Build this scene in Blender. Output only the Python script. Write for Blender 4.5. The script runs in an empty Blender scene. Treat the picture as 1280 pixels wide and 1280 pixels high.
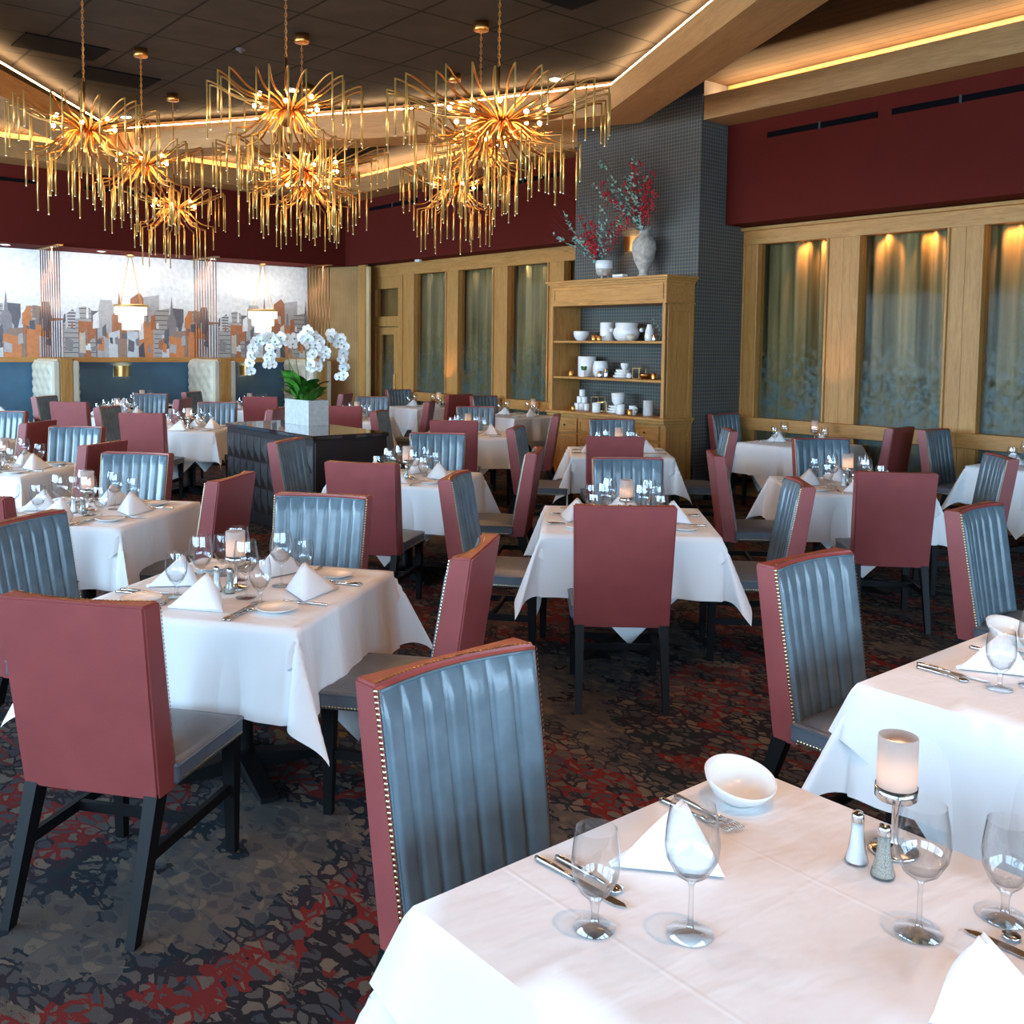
import bpy, bmesh, math, random
from math import sin, cos, pi, radians as R
from mathutils import Vector, Matrix
random.seed(7)
sc = bpy.context.scene
col = sc.collection

# ------------------------------------------------------------------ materials
def newmat(name):
    m = bpy.data.materials.new(name); m.use_nodes = True
    nt = m.node_tree; b = nt.nodes['Principled BSDF']
    return m, nt, b
def N(nt, t, **kw):
    n = nt.nodes.new(t)
    for k, v in kw.items():
        if hasattr(n, k): setattr(n, k, v)
        else: n.inputs[k].default_value = v
    return n
def L(nt, a, b): nt.links.new(a, b)
def flat(name, c, rough=.5, metal=0., spec=.5, noise=0., nscale=20., bump=0., bscale=200., coat=0.):
    m, nt, b = newmat(name)
    b.inputs['Base Color'].default_value = (*c, 1)
    b.inputs['Roughness'].default_value = rough
    b.inputs['Metallic'].default_value = metal
    b.inputs['Specular IOR Level'].default_value = spec
    b.inputs['Coat Weight'].default_value = coat
    tc = N(nt, 'ShaderNodeTexCoord')
    if noise:
        n = N(nt, 'ShaderNodeTexNoise', Scale=nscale, Detail=5.)
        L(nt, tc.outputs['Object'], n.inputs['Vector'])
        r = N(nt, 'ShaderNodeValToRGB')
        r.color_ramp.elements[0].color = tuple(x*(1-noise) for x in c)+(1,)
        r.color_ramp.elements[1].color = tuple(min(1, x*(1+noise)) for x in c)+(1,)
        r.color_ramp.elements[0].position = .3; r.color_ramp.elements[1].position = .7
        L(nt, n.outputs['Fac'], r.inputs['Fac']); L(nt, r.outputs['Color'], b.inputs['Base Color'])
    if bump:
        n = N(nt, 'ShaderNodeTexNoise', Scale=bscale, Detail=4.)
        L(nt, tc.outputs['Object'], n.inputs['Vector'])
        bp = N(nt, 'ShaderNodeBump', Strength=bump, Distance=.01)
        L(nt, n.outputs['Fac'], bp.inputs['Height']); L(nt, bp.outputs['Normal'], b.inputs['Normal'])
    return m
def wood(name, c1, c2, rough=.45, axis='Z', scale=1.):
    m, nt, b = newmat(name)
    tc = N(nt, 'ShaderNodeTexCoord')
    mp = N(nt, 'ShaderNodeMapping')
    s = {'Z': (14, 14, 1.2), 'X': (1.2, 14, 14), 'Y': (14, 1.2, 14)}[axis]
    mp.inputs['Scale'].default_value = tuple(v*scale for v in s)
    L(nt, tc.outputs['Object'], mp.inputs['Vector'])
    n = N(nt, 'ShaderNodeTexNoise', Scale=1.6, Detail=8., Roughness=.65, Distortion=1.2)
    L(nt, mp.outputs['Vector'], n.inputs['Vector'])
    w = N(nt, 'ShaderNodeTexNoise', Scale=9., Detail=4., Roughness=.7)
    L(nt, mp.outputs['Vector'], w.inputs['Vector'])
    mx = N(nt, 'ShaderNodeMath', operation='MULTIPLY_ADD'); mx.inputs[1].default_value = .45
    L(nt, w.outputs['Fac'], mx.inputs[0]); 
    m2 = N(nt, 'ShaderNodeMath', operation='MULTIPLY'); m2.inputs[1].default_value = .6
    L(nt, n.outputs['Fac'], m2.inputs[0]); L(nt, m2.outputs[0], mx.inputs[2])
    r = N(nt, 'ShaderNodeValToRGB')
    r.color_ramp.elements[0].position = .36; r.color_ramp.elements[0].color = (*c1, 1)
    r.color_ramp.elements[1].position = .64; r.color_ramp.elements[1].color = (*c2, 1)
    L(nt, mx.outputs[0], r.inputs['Fac']); L(nt, r.outputs['Color'], b.inputs['Base Color'])
    b.inputs['Roughness'].default_value = rough; b.inputs['Specular IOR Level'].default_value = .25
    bp = N(nt, 'ShaderNodeBump', Strength=.12, Distance=.004)
    L(nt, mx.outputs[0], bp.inputs['Height']); L(nt, bp.outputs['Normal'], b.inputs['Normal'])
    return m
def emis(name, c, s):
    m = bpy.data.materials.new(name); m.use_nodes = True; nt = m.node_tree
    nt.nodes.remove(nt.nodes['Principled BSDF'])
    e = N(nt, 'ShaderNodeEmission', Strength=s); e.inputs['Color'].default_value = (*c, 1)
    L(nt, e.outputs[0], nt.nodes['Material Output'].inputs[0]); return m
def thin_glass(name, tint=(.985, .99, .99), edge=(.18, .2, .22), rough=.02, refl=1.0):
    m = bpy.data.materials.new(name); m.use_nodes = True; nt = m.node_tree
    nt.nodes.remove(nt.nodes['Principled BSDF'])
    g = N(nt, 'ShaderNodeNewGeometry')
    d = N(nt, 'ShaderNodeVectorMath', operation='DOT_PRODUCT'); L(nt, g.outputs['Normal'], d.inputs[0]); L(nt, g.outputs['Incoming'], d.inputs[1])
    ab = N(nt, 'ShaderNodeMath', operation='ABSOLUTE'); L(nt, d.outputs['Value'], ab.inputs[0])
    f = N(nt, 'ShaderNodeMath', operation='SUBTRACT'); f.inputs[0].default_value = 1; L(nt, ab.outputs[0], f.inputs[1])
    p1 = N(nt, 'ShaderNodeMath', operation='POWER'); p1.inputs[1].default_value = 3.6; L(nt, f.outputs[0], p1.inputs[0])
    cm = N(nt, 'ShaderNodeMix', data_type='RGBA')
    cm.inputs['A'].default_value = (*tint, 1); cm.inputs['B'].default_value = (*edge, 1)
    L(nt, p1.outputs[0], cm.inputs['Factor'])
    tr = N(nt, 'ShaderNodeBsdfTransparent'); L(nt, cm.outputs['Result'], tr.inputs['Color'])
    gl = N(nt, 'ShaderNodeBsdfGlossy', Roughness=rough)
    fr = N(nt, 'ShaderNodeMath', operation='MULTIPLY_ADD'); fr.inputs[1].default_value = .75*refl; fr.inputs[2].default_value = .10*refl; fr.use_clamp = True
    L(nt, p1.outputs[0], fr.inputs[0])
    mx = N(nt, 'ShaderNodeMixShader'); L(nt, fr.outputs[0], mx.inputs[0])
    L(nt, tr.outputs[0], mx.inputs[1]); L(nt, gl.outputs[0], mx.inputs[2])
    L(nt, mx.outputs[0], nt.nodes['Material Output'].inputs[0]); return m

M = {}
M['maroon'] = flat('maroon_leather', (.27, .054, .05), .40, noise=.08, nscale=9, bump=.12, bscale=260)
M['blue'] = flat('blue_leather', (.11, .155, .185), .24, noise=.16, nscale=12, bump=.06, bscale=120)
M['seat'] = flat('seat_leather', (.10, .115, .135), .38, noise=.14, nscale=10, bump=.08, bscale=120)
M['brass'] = flat('brass', (.75, .5, .2), .3, 1)
M['nail'] = flat('nail_brass', (.62, .46, .24), .28, 1)
M['black'] = flat('black_wood', (.004, .004, .0045), .5, spec=.25)
M['gold'] = flat('aged_gold', (.60, .27, .07), .3, 1, noise=.12, nscale=30)
M['rod'] = flat('gilded_glass_rod', (.66, .40, .11), .3, .6)
M['copper'] = flat('copper', (.5, .2, .1), .35, 1)
M['steel'] = flat('polished_steel', (.72, .7, .67), .18, 1)
M['white'] = flat('white_china', (.82, .82, .8), .2)
M['cream'] = flat('cream_leather', (.62, .55, .42), .45, noise=.06, nscale=6)
M['oak'] = wood('oak', (.36, .155, .038), (.56, .285, .085))
M['oakX'] = wood('oak_along_x', (.36, .155, .038), (.56, .285, .085), axis='X')
M['oakY'] = wood('oak_along_y', (.36, .155, .038), (.56, .285, .085), axis='Y')
M['beamY'] = wood('beam_oak', (.30, .145, .05), (.44, .235, .09), axis='Y', rough=.55, scale=.6)
M['redwall'] = flat('oxblood_paint', (.098, .0125, .008), .85, spec=.08, noise=.05, nscale=1.5)
M['bluewall'] = flat('blue_wall', (.055, .13, .20), .6, noise=.08, nscale=5)
M['darkwall'] = flat('dark_wall', (.05, .045, .045), .8)
M['plain'] = flat('plain_plaster', (.33, .31, .29), .8)
M['console'] = flat('espresso_leather', (.022, .017, .016), .32, noise=.1, nscale=8)
M['stone'] = flat('polished_black_top', (.02, .018, .018), .06, coat=1.)
M['concrete'] = flat('concrete', (.5, .5, .48), .8, noise=.12, nscale=25, bump=.2, bscale=90)
M['leaf'] = flat('orchid_leaf', (.05, .19, .02), .3, noise=.35, nscale=12)
M['petal'] = flat('white_petal', (.9, .9, .88), .5)
M['stem'] = flat('green_stem', (.16, .22, .06), .5)
M['twig'] = flat('brown_twig', (.10, .055, .045), .7)
M['berry'] = flat('red_berry', (.50, .01, .02), .35)
M['euca'] = flat('eucalyptus_leaf', (.24, .46, .38), .55, noise=.2, nscale=30)
M['urn'] = flat('weathered_urn', (.42, .37, .31), .7, noise=.35, nscale=22, bump=.3, bscale=60)
M['vent'] = flat('black_vent', (.004, .004, .005), .9, spec=.05)
M['edge'] = flat('lit_brass_edge', (.85, .68, .38), .25, .5)  # brass made paler: its lit look is put into the colour
M['amber'] = flat('smoked_gold_tip', (.9, .75, .5), .1, .6)
M['darkglass'] = flat('dark_red_glass', (.10, .02, .015), .1)
M['moss'] = flat('moss', (.16, .14, .05), .9)
M['flame'] = emis('candle_flame', (1, .62, .28), 60)
M['bulb'] = emis('warm_bulb', (1, .60, .24), 140)
M['led'] = emis('warm_led', (1, .70, .36), 30)
M['downl'] = emis('recessed_lamp', (1, .86, .7), 6)
M['glass'] = thin_glass('clear_glass', refl=1.2)
M['salt'] = flat('salt', (.9, .9, .9), .6)
M['pepper'] = flat('pepper', (.35, .33, .27), .7, noise=.7, nscale=500)

def cloth_mat():
    m, nt, b = newmat('white_linen')
    b.inputs['Base Color'].default_value = (.83, .82, .82, 1)
    b.inputs['Roughness'].default_value = .75
    b.inputs['Sheen Weight'].default_value = .2
    tc = N(nt, 'ShaderNodeTexCoord')
    n = N(nt, 'ShaderNodeTexNoise', Scale=4., Detail=3., Roughness=.5, Distortion=.15)
    mp = N(nt, 'ShaderNodeMapping'); mp.inputs['Scale'].default_value = (1, 2.6, 1)
    L(nt, tc.outputs['Object'], mp.inputs[0]); L(nt, mp.outputs[0], n.inputs['Vector'])
    sx = N(nt, 'ShaderNodeSeparateXYZ'); L(nt, tc.outputs['Object'], sx.inputs[0])
    tot = None
    for ax, off in (('X', .16), ('X', -.27), ('Y', .05)):
        a = N(nt, 'ShaderNodeMath', operation='SUBTRACT'); a.inputs[1].default_value = off
        L(nt, sx.outputs[ax], a.inputs[0])
        ab = N(nt, 'ShaderNodeMath', operation='ABSOLUTE'); L(nt, a.outputs[0], ab.inputs[0])
        r = N(nt, 'ShaderNodeMapRange', interpolation_type='SMOOTHSTEP')
        r.inputs['From Min'].default_value = 0; r.inputs['From Max'].default_value = .008
        r.inputs['To Min'].default_value = 1; r.inputs['To Max'].default_value = 0
        L(nt, ab.outputs[0], r.inputs['Value'])
        if tot is None: tot = r.outputs[0]
        else:
            ad = N(nt, 'ShaderNodeMath', operation='ADD'); L(nt, tot, ad.inputs[0]); L(nt, r.outputs[0], ad.inputs[1]); tot = ad.outputs[0]
    mm = N(nt, 'ShaderNodeMath', operation='MULTIPLY_ADD'); mm.inputs[1].default_value = .035
    L(nt, tot, mm.inputs[0]); L(nt, n.outputs['Fac'], mm.inputs[2])
    bp = N(nt, 'ShaderNodeBump', Strength=.5, Distance=.022)
    L(nt, mm.outputs[0], bp.inputs['Height']); L(nt, bp.outputs['Normal'], b.inputs['Normal'])
    return m
M['cloth'] = cloth_mat()
M['napkin'] = flat('napkin_linen', (.86, .86, .87), .8, bump=.1, bscale=40)

def carpet_mat():
    m, nt, b = newmat('patterned_carpet')
    b.inputs['Roughness'].default_value = .95; b.inputs['Specular IOR Level'].default_value = .15
    tc = N(nt, 'ShaderNodeTexCoord')
    mp = N(nt, 'ShaderNodeMapping'); mp.inputs['Rotation'].default_value = (0, 0, R(-25)); mp.inputs['Scale'].default_value = (1, .62, 1)
    L(nt, tc.outputs['Object'], mp.inputs[0])
    dn = N(nt, 'ShaderNodeTexNoise', Scale=11., Detail=4.)
    L(nt, mp.outputs[0], dn.inputs['Vector'])
    ad = N(nt, 'ShaderNodeVectorMath', operation='MULTIPLY_ADD'); ad.inputs[1].default_value = (.085, .085, 0)
    L(nt, dn.outputs['Color'], ad.inputs[0]); L(nt, mp.outputs[0], ad.inputs[2])
    v = N(nt, 'ShaderNodeTexVoronoi', feature='DISTANCE_TO_EDGE', Scale=23.)
    L(nt, ad.outputs[0], v.inputs['Vector'])
    v2 = N(nt, 'ShaderNodeTexVoronoi', feature='F1', Scale=23.); L(nt, ad.outputs[0], v2.inputs['Vector'])
    # line width varies with a large noise
    wn = N(nt, 'ShaderNodeTexNoise', Scale=2.2, Detail=6., Roughness=.7); L(nt, mp.outputs[0], wn.inputs['Vector'])
    th = N(nt, 'ShaderNodeMapRange'); th.inputs['From Min'].default_value = .35; th.inputs['From Max'].default_value = .7
    th.inputs['To Min'].default_value = .03; th.inputs['To Max'].default_value = .22
    L(nt, wn.outputs['Fac'], th.inputs['Value'])
    lt = N(nt, 'ShaderNodeMath', operation='LESS_THAN'); L(nt, v.outputs['Distance'], lt.inputs[0]); L(nt, th.outputs[0], lt.inputs[1])
    # line colour by zone
    zn = N(nt, 'ShaderNodeTexNoise', Scale=1.15, Detail=5., Roughness=.62); 
    m3 = N(nt, 'ShaderNodeMapping'); m3.inputs['Location'].default_value = (4.3, 1.7, 0); L(nt, mp.outputs[0], m3.inputs[0]); L(nt, m3.outputs[0], zn.inputs['Vector'])
    lr = N(nt, 'ShaderNodeValToRGB'); e = lr.color_ramp; e.interpolation = 'CONSTANT'
    e.elements[0].position = 0; e.elements[0].color = (.014, .012, .014, 1)
    e.elements[1].position = .42; e.elements[1].color = (.012, .018, .024, 1)
    for p_, c_ in ((.33, (.075, .068, .062, 1)), (.455, (.02, .015, .02, 1)), (.50, (.12, .014, .012, 1)), (.55, (.014, .012, .014, 1)), (.60, (.10, .018, .014, 1)), (.64, (.17, .09, .02, 1)), (.67, (.02, .02, .025, 1))):
        x = e.elements.new(p_); x.color = c_
    L(nt, zn.outputs['Fac'], lr.inputs['Fac'])
    cr = N(nt, 'ShaderNodeValToRGB'); e = cr.color_ramp
    e.elements[0].position = .1; e.elements[0].color = (.040, .042, .048, 1)
    e.elements[1].position = .9; e.elements[1].color = (.125, .10, .076, 1)
    x = e.elements.new(.5); x.color = (.068, .06, .056, 1)
    sp = N(nt, 'ShaderNodeSeparateColor'); L(nt, v2.outputs['Color'], sp.inputs[0])
    L(nt, sp.outputs[0], cr.inputs['Fac'])
    mx = N(nt, 'ShaderNodeMix', data_type='RGBA'); L(nt, lt.outputs[0], mx.inputs['Factor'])
    L(nt, cr.outputs[0], mx.inputs['A']); L(nt, lr.outputs[0], mx.inputs['B'])
    # blotches of tan and ink across
    bn = N(nt, 'ShaderNodeTexNoise', Scale=10., Detail=7., Roughness=.8); 
    m4 = N(nt, 'ShaderNodeMapping'); m4.inputs['Scale'].default_value = (1, .45, 1); L(nt, mp.outputs[0], m4.inputs[0]); L(nt, m4.outputs[0], bn.inputs['Vector'])
    g1 = N(nt, 'ShaderNodeMath', operation='GREATER_THAN'); g1.inputs[1].default_value = .58; L(nt, bn.outputs['Fac'], g1.inputs[0])
    mx2 = N(nt, 'ShaderNodeMix', data_type='RGBA'); L(nt, g1.outputs[0], mx2.inputs['Factor']); L(nt, mx.outputs['Result'], mx2.inputs['A'])
    L(nt, lr.outputs[0], mx2.inputs['B'])
    g2 = N(nt, 'ShaderNodeMath', operation='LESS_THAN'); g2.inputs[1].default_value = .40; L(nt, bn.outputs['Fac'], g2.inputs[0])
    mx3 = N(nt, 'ShaderNodeMix', data_type='RGBA'); L(nt, g2.outputs[0], mx3.inputs['Factor']); L(nt, mx2.outputs['Result'], mx3.inputs['A'])
    mx3.inputs['B'].default_value = (.085, .072, .055, 1)
    L(nt, mx3.outputs['Result'], b.inputs['Base Color'])
    fz = N(nt, 'ShaderNodeTexNoise', Scale=400., Detail=2.); L(nt, tc.outputs['Object'], fz.inputs['Vector'])
    bp = N(nt, 'ShaderNodeBump', Strength=.4, Distance=.006); L(nt, fz.outputs['Fac'], bp.inputs['Height']); L(nt, bp.outputs['Normal'], b.inputs['Normal'])
    return m
M['carpet'] = carpet_mat()

def grid_mat(name, base, line, sx, sy, sz, lw, rough=.7, base2=None, bump=0.):
    """thin lines on a regular grid along object axes whose spacing is not 0"""
    m, nt, b = newmat(name)
    tc = N(nt, 'ShaderNodeTexCoord'); sp = N(nt, 'ShaderNodeSeparateXYZ'); L(nt, tc.outputs['Object'], sp.inputs[0])
    tot = None
    for ax, s in (('X', sx), ('Y', sy), ('Z', sz)):
        if not s: continue
        d = N(nt, 'ShaderNodeMath', operation='DIVIDE'); d.inputs[1].default_value = s; L(nt, sp.outputs[ax], d.inputs[0])
        ad_ = N(nt, 'ShaderNodeMath', operation='ADD'); ad_.inputs[1].default_value = .37; L(nt, d.outputs[0], ad_.inputs[0])
        f = N(nt, 'ShaderNodeMath', operation='FRACT'); L(nt, ad_.outputs[0], f.inputs[0])
        l = N(nt, 'ShaderNodeMath', operation='LESS_THAN'); l.inputs[1].default_value = lw/s; L(nt, f.outputs[0], l.inputs[0])
        if tot is None: tot = l.outputs[0]
        else:
            a = N(nt, 'ShaderNodeMath', operation='MAXIMUM'); L(nt, tot, a.inputs[0]); L(nt, l.outputs[0], a.inputs[1]); tot = a.outputs[0]
    n = N(nt, 'ShaderNodeTexNoise', Scale=3., Detail=4.); L(nt, tc.outputs['Object'], n.inputs['Vector'])
    r = N(nt, 'ShaderNodeValToRGB'); r.color_ramp.elements[0].position = .35; r.color_ramp.elements[1].position = .65
    r.color_ramp.elements[0].color = (*base, 1); r.color_ramp.elements[1].color = (*(base2 or base), 1)
    L(nt, n.outputs['Fac'], r.inputs['Fac'])
    mx = N(nt, 'ShaderNodeMix', data_type='RGBA'); L(nt, tot, mx.inputs['Factor']); L(nt, r.outputs[0], mx.inputs['A']); mx.inputs['B'].default_value = (*line, 1)
    L(nt, mx.outputs['Result'], b.inputs['Base Color']); b.inputs['Roughness'].default_value = rough; b.inputs['Specular IOR Level'].default_value = .12
    if bump:
        bp = N(nt, 'ShaderNodeBump', Strength=bump, Distance=.01, invert=True); L(nt, tot, bp.inputs['Height']); L(nt, bp.outputs['Normal'], b.inputs['Normal'])
    return m
M['tile'] = grid_mat('ceiling_tile', (.020, .016, .013), (.0015, .0012, .001), .78, .78, 0, .028, .85, (.028, .022, .018), .5)
M['plank'] = grid_mat('ceiling_plank', (.018, .011, .006), (.003, .002, .0015), .14, 0, 0, .014, .85, (.027, .016, .008), .5)
M['wallpaper'] = grid_mat('grasscloth_grid', (.06, .072, .074), (.21, .16, .10), .042, .042, .042, .006, .65, (.074, .086, .088), .2)
M['slat'] = grid_mat('ribbed_oak', (.34, .19, .075), (.14, .07, .03), 0, .035, 0, .006, .5, (.42, .25, .10), .5)

def curtain_mat():
    m, nt, b = newmat('sage_curtain')
    tc = N(nt, 'ShaderNodeTexCoord'); n = N(nt, 'ShaderNodeTexNoise', Scale=2., Detail=3.)
    mp = N(nt, 'ShaderNodeMapping'); mp.inputs['Scale'].default_value = (3, 3, .2)
    L(nt, tc.outputs['Object'], mp.inputs[0]); L(nt, mp.outputs[0], n.inputs['Vector'])
    r = N(nt, 'ShaderNodeValToRGB'); r.color_ramp.elements[0].position = .35; r.color_ramp.elements[1].position = .65
    r.color_ramp.elements[0].color = (.12, .10, .04, 1); r.color_ramp.elements[1].color = (.34, .28, .14, 1)
    L(nt, n.outputs['Fac'], r.inputs['Fac']); L(nt, r.outputs[0], b.inputs['Base Color']); b.inputs['Roughness'].default_value = .7
    return m
M['curtain'] = curtain_mat()
def pane_mat():
    """glass pane with an antiqued teal and gold mottling rising from its foot"""
    m = bpy.data.materials.new('mottled_pane'); m.use_nodes = True; nt = m.node_tree
    b = nt.nodes['Principled BSDF']; b.inputs['Roughness'].default_value = .35
    tc = N(nt, 'ShaderNodeTexCoord'); sp = N(nt, 'ShaderNodeSeparateXYZ'); L(nt, tc.outputs['Object'], sp.inputs[0])
    n1 = N(nt, 'ShaderNodeTexNoise', Scale=14., Detail=7., Roughness=.75); L(nt, tc.outputs['Object'], n1.inputs['Vector'])
    n2 = N(nt, 'ShaderNodeTexNoise', Scale=6., Detail=5., Roughness=.7); L(nt, tc.outputs['Object'], n2.inputs['Vector'])
    r = N(nt, 'ShaderNodeValToRGB'); e = r.color_ramp
    e.elements[0].position = .42; e.elements[0].color = (.10, .19, .21, 1); e.elements[1].position = .6; e.elements[1].color = (.20, .16, .06, 1)
    L(nt, n2.outputs['Fac'], r.inputs['Fac']); L(nt, r.outputs[0], b.inputs['Base Color'])
    hz = N(nt, 'ShaderNodeMapRange'); hz.inputs['From Min'].default_value = .9; hz.inputs['From Max'].default_value = 2.25
    hz.inputs['To Min'].default_value = .30; hz.inputs['To Max'].default_value = -.12
    L(nt, sp.outputs['Z'], hz.inputs['Value'])
    a = N(nt, 'ShaderNodeMath', operation='ADD'); L(nt, n1.outputs['Fac'], a.inputs[0]); L(nt, hz.outputs[0], a.inputs[1])
    s = N(nt, 'ShaderNodeMapRange'); s.inputs['From Min'].default_value = .52; s.inputs['From Max'].default_value = .78
    s.inputs['To Min'].default_value = 0.; s.inputs['To Max'].default_value = .34
    L(nt, a.outputs[0], s.inputs['Value'])
    lw = N(nt, 'ShaderNodeLayerWeight', Blend=.25)
    tr = N(nt, 'ShaderNodeBsdfTransparent'); tr.inputs['Color'].default_value = (.9, .89, .84, 1)
    gl = N(nt, 'ShaderNodeBsdfGlossy', Roughness=.06)
    g = N(nt, 'ShaderNodeMixShader'); fk = N(nt, 'ShaderNodeMath', operation='MULTIPLY'); fk.inputs[1].default_value = .07; L(nt, lw.outputs['Fresnel'], fk.inputs[0]); L(nt, fk.outputs[0], g.inputs[0]); L(nt, tr.outputs[0], g.inputs[1]); L(nt, gl.outputs[0], g.inputs[2])
    mx = N(nt, 'ShaderNodeMixShader'); L(nt, s.outputs[0], mx.inputs[0]); L(nt, g.outputs[0], mx.inputs[1]); L(nt, b.outputs[0], mx.inputs[2])
    L(nt, mx.outputs[0], nt.nodes['Material Output'].inputs[0]); return m
M['pane'] = pane_mat()
def shade_mat(name, c, tr_):
    m = bpy.data.materials.new(name); m.use_nodes = True; nt = m.node_tree
    nt.nodes.remove(nt.nodes['Principled BSDF'])
    d = N(nt, 'ShaderNodeBsdfDiffuse'); d.inputs[0].default_value = (*c, 1)
    t = N(nt, 'ShaderNodeBsdfTranslucent'); t.inputs[0].default_value = (*c, 1)
    x = N(nt, 'ShaderNodeMixShader'); x.inputs[0].default_value = tr_
    L(nt, d.outputs[0], x.inputs[1]); L(nt, t.outputs[0], x.inputs[2]); L(nt, x.outputs[0], nt.nodes['Material Output'].inputs[0]); return m
M['frost'] = shade_mat('frosted_glass', (.74, .68, .64), .65)
M['alab'] = shade_mat('alabaster', (.9, .88, .84), .55)

# ------------------------------------------------------------------ mesh helpers
def box(bm, x0, x1, y0, y1, z0, z1, mi=0, bev=0):
    vs = [bm.verts.new((x, y, z)) for x in (x0, x1) for y in (y0, y1) for z in (z0, z1)]
    fs = [bm.faces.new([vs[i] for i in f]) for f in ((0, 1, 3, 2), (4, 6, 7, 5), (0, 4, 5, 1), (2, 3, 7, 6), (0, 2, 6, 4), (1, 5, 7, 3))]
    for f in fs: f.material_index = mi
    if bev:
        es = list({e for f in fs for e in f.edges})
        r = bmesh.ops.bevel(bm, geom=es, offset=bev, segments=2, affect='EDGES', profile=.5)
        for f in r['faces']: f.material_index = mi
    return fs
def taper(bm, p0, s0, p1, s1, mi=0):
    """square post from p0 (half sizes s0) to p1 (half sizes s1)"""
    q = ((-1, -1), (1, -1), (1, 1), (-1, 1))
    a = [bm.verts.new((p0[0]+i*s0[0], p0[1]+j*s0[1], p0[2])) for i, j in q]
    b = [bm.verts.new((p1[0]+i*s1[0], p1[1]+j*s1[1], p1[2])) for i, j in q]
    for k in range(4):
        f = bm.faces.new((a[k], a[(k+1) % 4], b[(k+1) % 4], b[k])); f.material_index = mi
    bm.faces.new(a[::-1]).material_index = mi; bm.faces.new(b).material_index = mi
def lathe(bm, prof, n=20, c=(0, 0, 0), mi=0, cap=True, mat=None):
    rings = []
    for r, z in prof:
        if r < 1e-5: rings.append([bm.verts.new((c[0], c[1], c[2]+z))])
        else: rings.append([bm.verts.new((c[0]+r*cos(2*pi*k/n), c[1]+r*sin(2*pi*k/n), c[2]+z)) for k in range(n)])
    for a, b in zip(rings, rings[1:]):
        for k in range(n):
            k2 = (k+1) % n
            if len(a) == 1 and len(b) == 1: continue
            if len(a) == 1: vs = (a[0], b[k2], b[k])
            elif len(b) == 1: vs = (a[k], a[k2], b[0])
            else: vs = (a[k], a[k2], b[k2], b[k])
            f = bm.faces.new(vs); f.material_index = mi; f.smooth = True
def tube(bm, pts, r, n=6, mi=0, caps=True):
    pts = [Vector(p) for p in pts]; rings = []
    up = Vector((0, 0, 1))
    for i, p in enumerate(pts):
        t = (pts[min(i+1, len(pts)-1)]-pts[max(i-1, 0)]).normalized()
        a = t.cross(up)
        if a.length < 1e-3: a = t.cross(Vector((1, 0, 0)))
        a.normalize(); b = a.cross(t)
        rr = r[i] if isinstance(r, (list, tuple)) else r
        rings.append([bm.verts.new(p+rr*(cos(2*pi*k/n)*a+sin(2*pi*k/n)*b)) for k in range(n)])
    for a, b in zip(rings, rings[1:]):
        for k in range(n):
            f = bm.faces.new((a[k], a[(k+1) % n], b[(k+1) % n], b[k])); f.material_index = mi; f.smooth = True
    if caps:
        for q in (rings[0], rings[-1][::-1]):
            bm.faces.new(q).material_index = mi
def ball(bm, c, r, mi=0, u=8, v=6, sz=1):
    n0 = len(bm.verts)
    res = bmesh.ops.create_uvsphere(bm, u_segments=u, v_segments=v, radius=r)
    for x in res['verts']:
        x.co = Vector((x.co.x, x.co.y, x.co.z*sz))+Vector(c)
        for f in x.link_faces: f.material_index = mi; f.smooth = True
def mesh(name, bm, mats):
    bmesh.ops.recalc_face_normals(bm, faces=bm.faces[:])
    me = bpy.data.meshes.new(name); bm.to_mesh(me); bm.free()
    for m in (mats if isinstance(mats, (list, tuple)) else [mats]): me.materials.append(m)
    return me
def obj(name, bm, mats, parent=None, loc=None, rz=None, me=None):
    me = me or mesh(name, bm, mats)
    o = bpy.data.objects.new(name, me); col.objects.link(o)
    if parent: o.parent = parent
    if loc: o.location = loc
    if rz is not None: o.rotation_euler.z = rz
    return o
def B(fn):
    bm = bmesh.new(); fn(bm); return bm
def tag(o, label, cat, group=None):
    o['label'] = label; o['category'] = cat
    if group: o['group'] = group
    return o
def thing(name, label, cat, loc=(0, 0, 0), rz=0, group=None):
    o = bpy.data.objects.new(name, None); col.objects.link(o); o.empty_display_size = .1
    o.location = loc; o.rotation_euler.z = rz
    return tag(o, label, cat, group)
def struct(name, bm, mats, **kw):
    o = obj(name, bm, mats, **kw); o['kind'] = 'structure'; return o
KID = {}
def learn(o):
    allo = list(bpy.data.objects); by = {}
    for c in allo:
        if c.parent: by.setdefault(c.parent, []).append(c)
    def go(x):
        KID[x] = list(by.get(x, ())); [go(c) for c in KID[x]]
    go(o)
def copy_tree(o, parent=None):
    c = o.copy(); col.objects.link(c)
    if parent: c.parent = parent
    for ch in KID.get(o, ()): copy_tree(ch, c)
    return c
used = set()
def place(proto, loc, rz, label, group=None):
    if proto not in used: used.add(proto); learn(proto); o = proto
    else: o = copy_tree(proto)
    o.location = loc; o.rotation_euler.z = rz; o['label'] = label
    if group: o['group'] = group
    return o
A40 = R(40)
def Wd(p, q, z=0):
    """room coordinates (p along the glazed wall, q away from the daylight windows) to world"""
    return (.6428*p+.7660*q, -.7660*p+.6428*q, z)
def rbox(bm, p0, p1, q0, q1, z0, z1, mi=0, bev=0):   # box in room coordinates; object turned by 40 degrees
    return box(bm, q0, q1, -p1, -p0, z0, z1, mi, bev)
def rstruct(name, boxes, mats, bev=0):
    bm = bmesh.new()
    for b_ in boxes: rbox(bm, *b_, bev=bev) if len(b_) == 6 else rbox(bm, *b_[:6], mi=b_[6], bev=bev)
    return struct(name, bm, mats, rz=A40)

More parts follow.
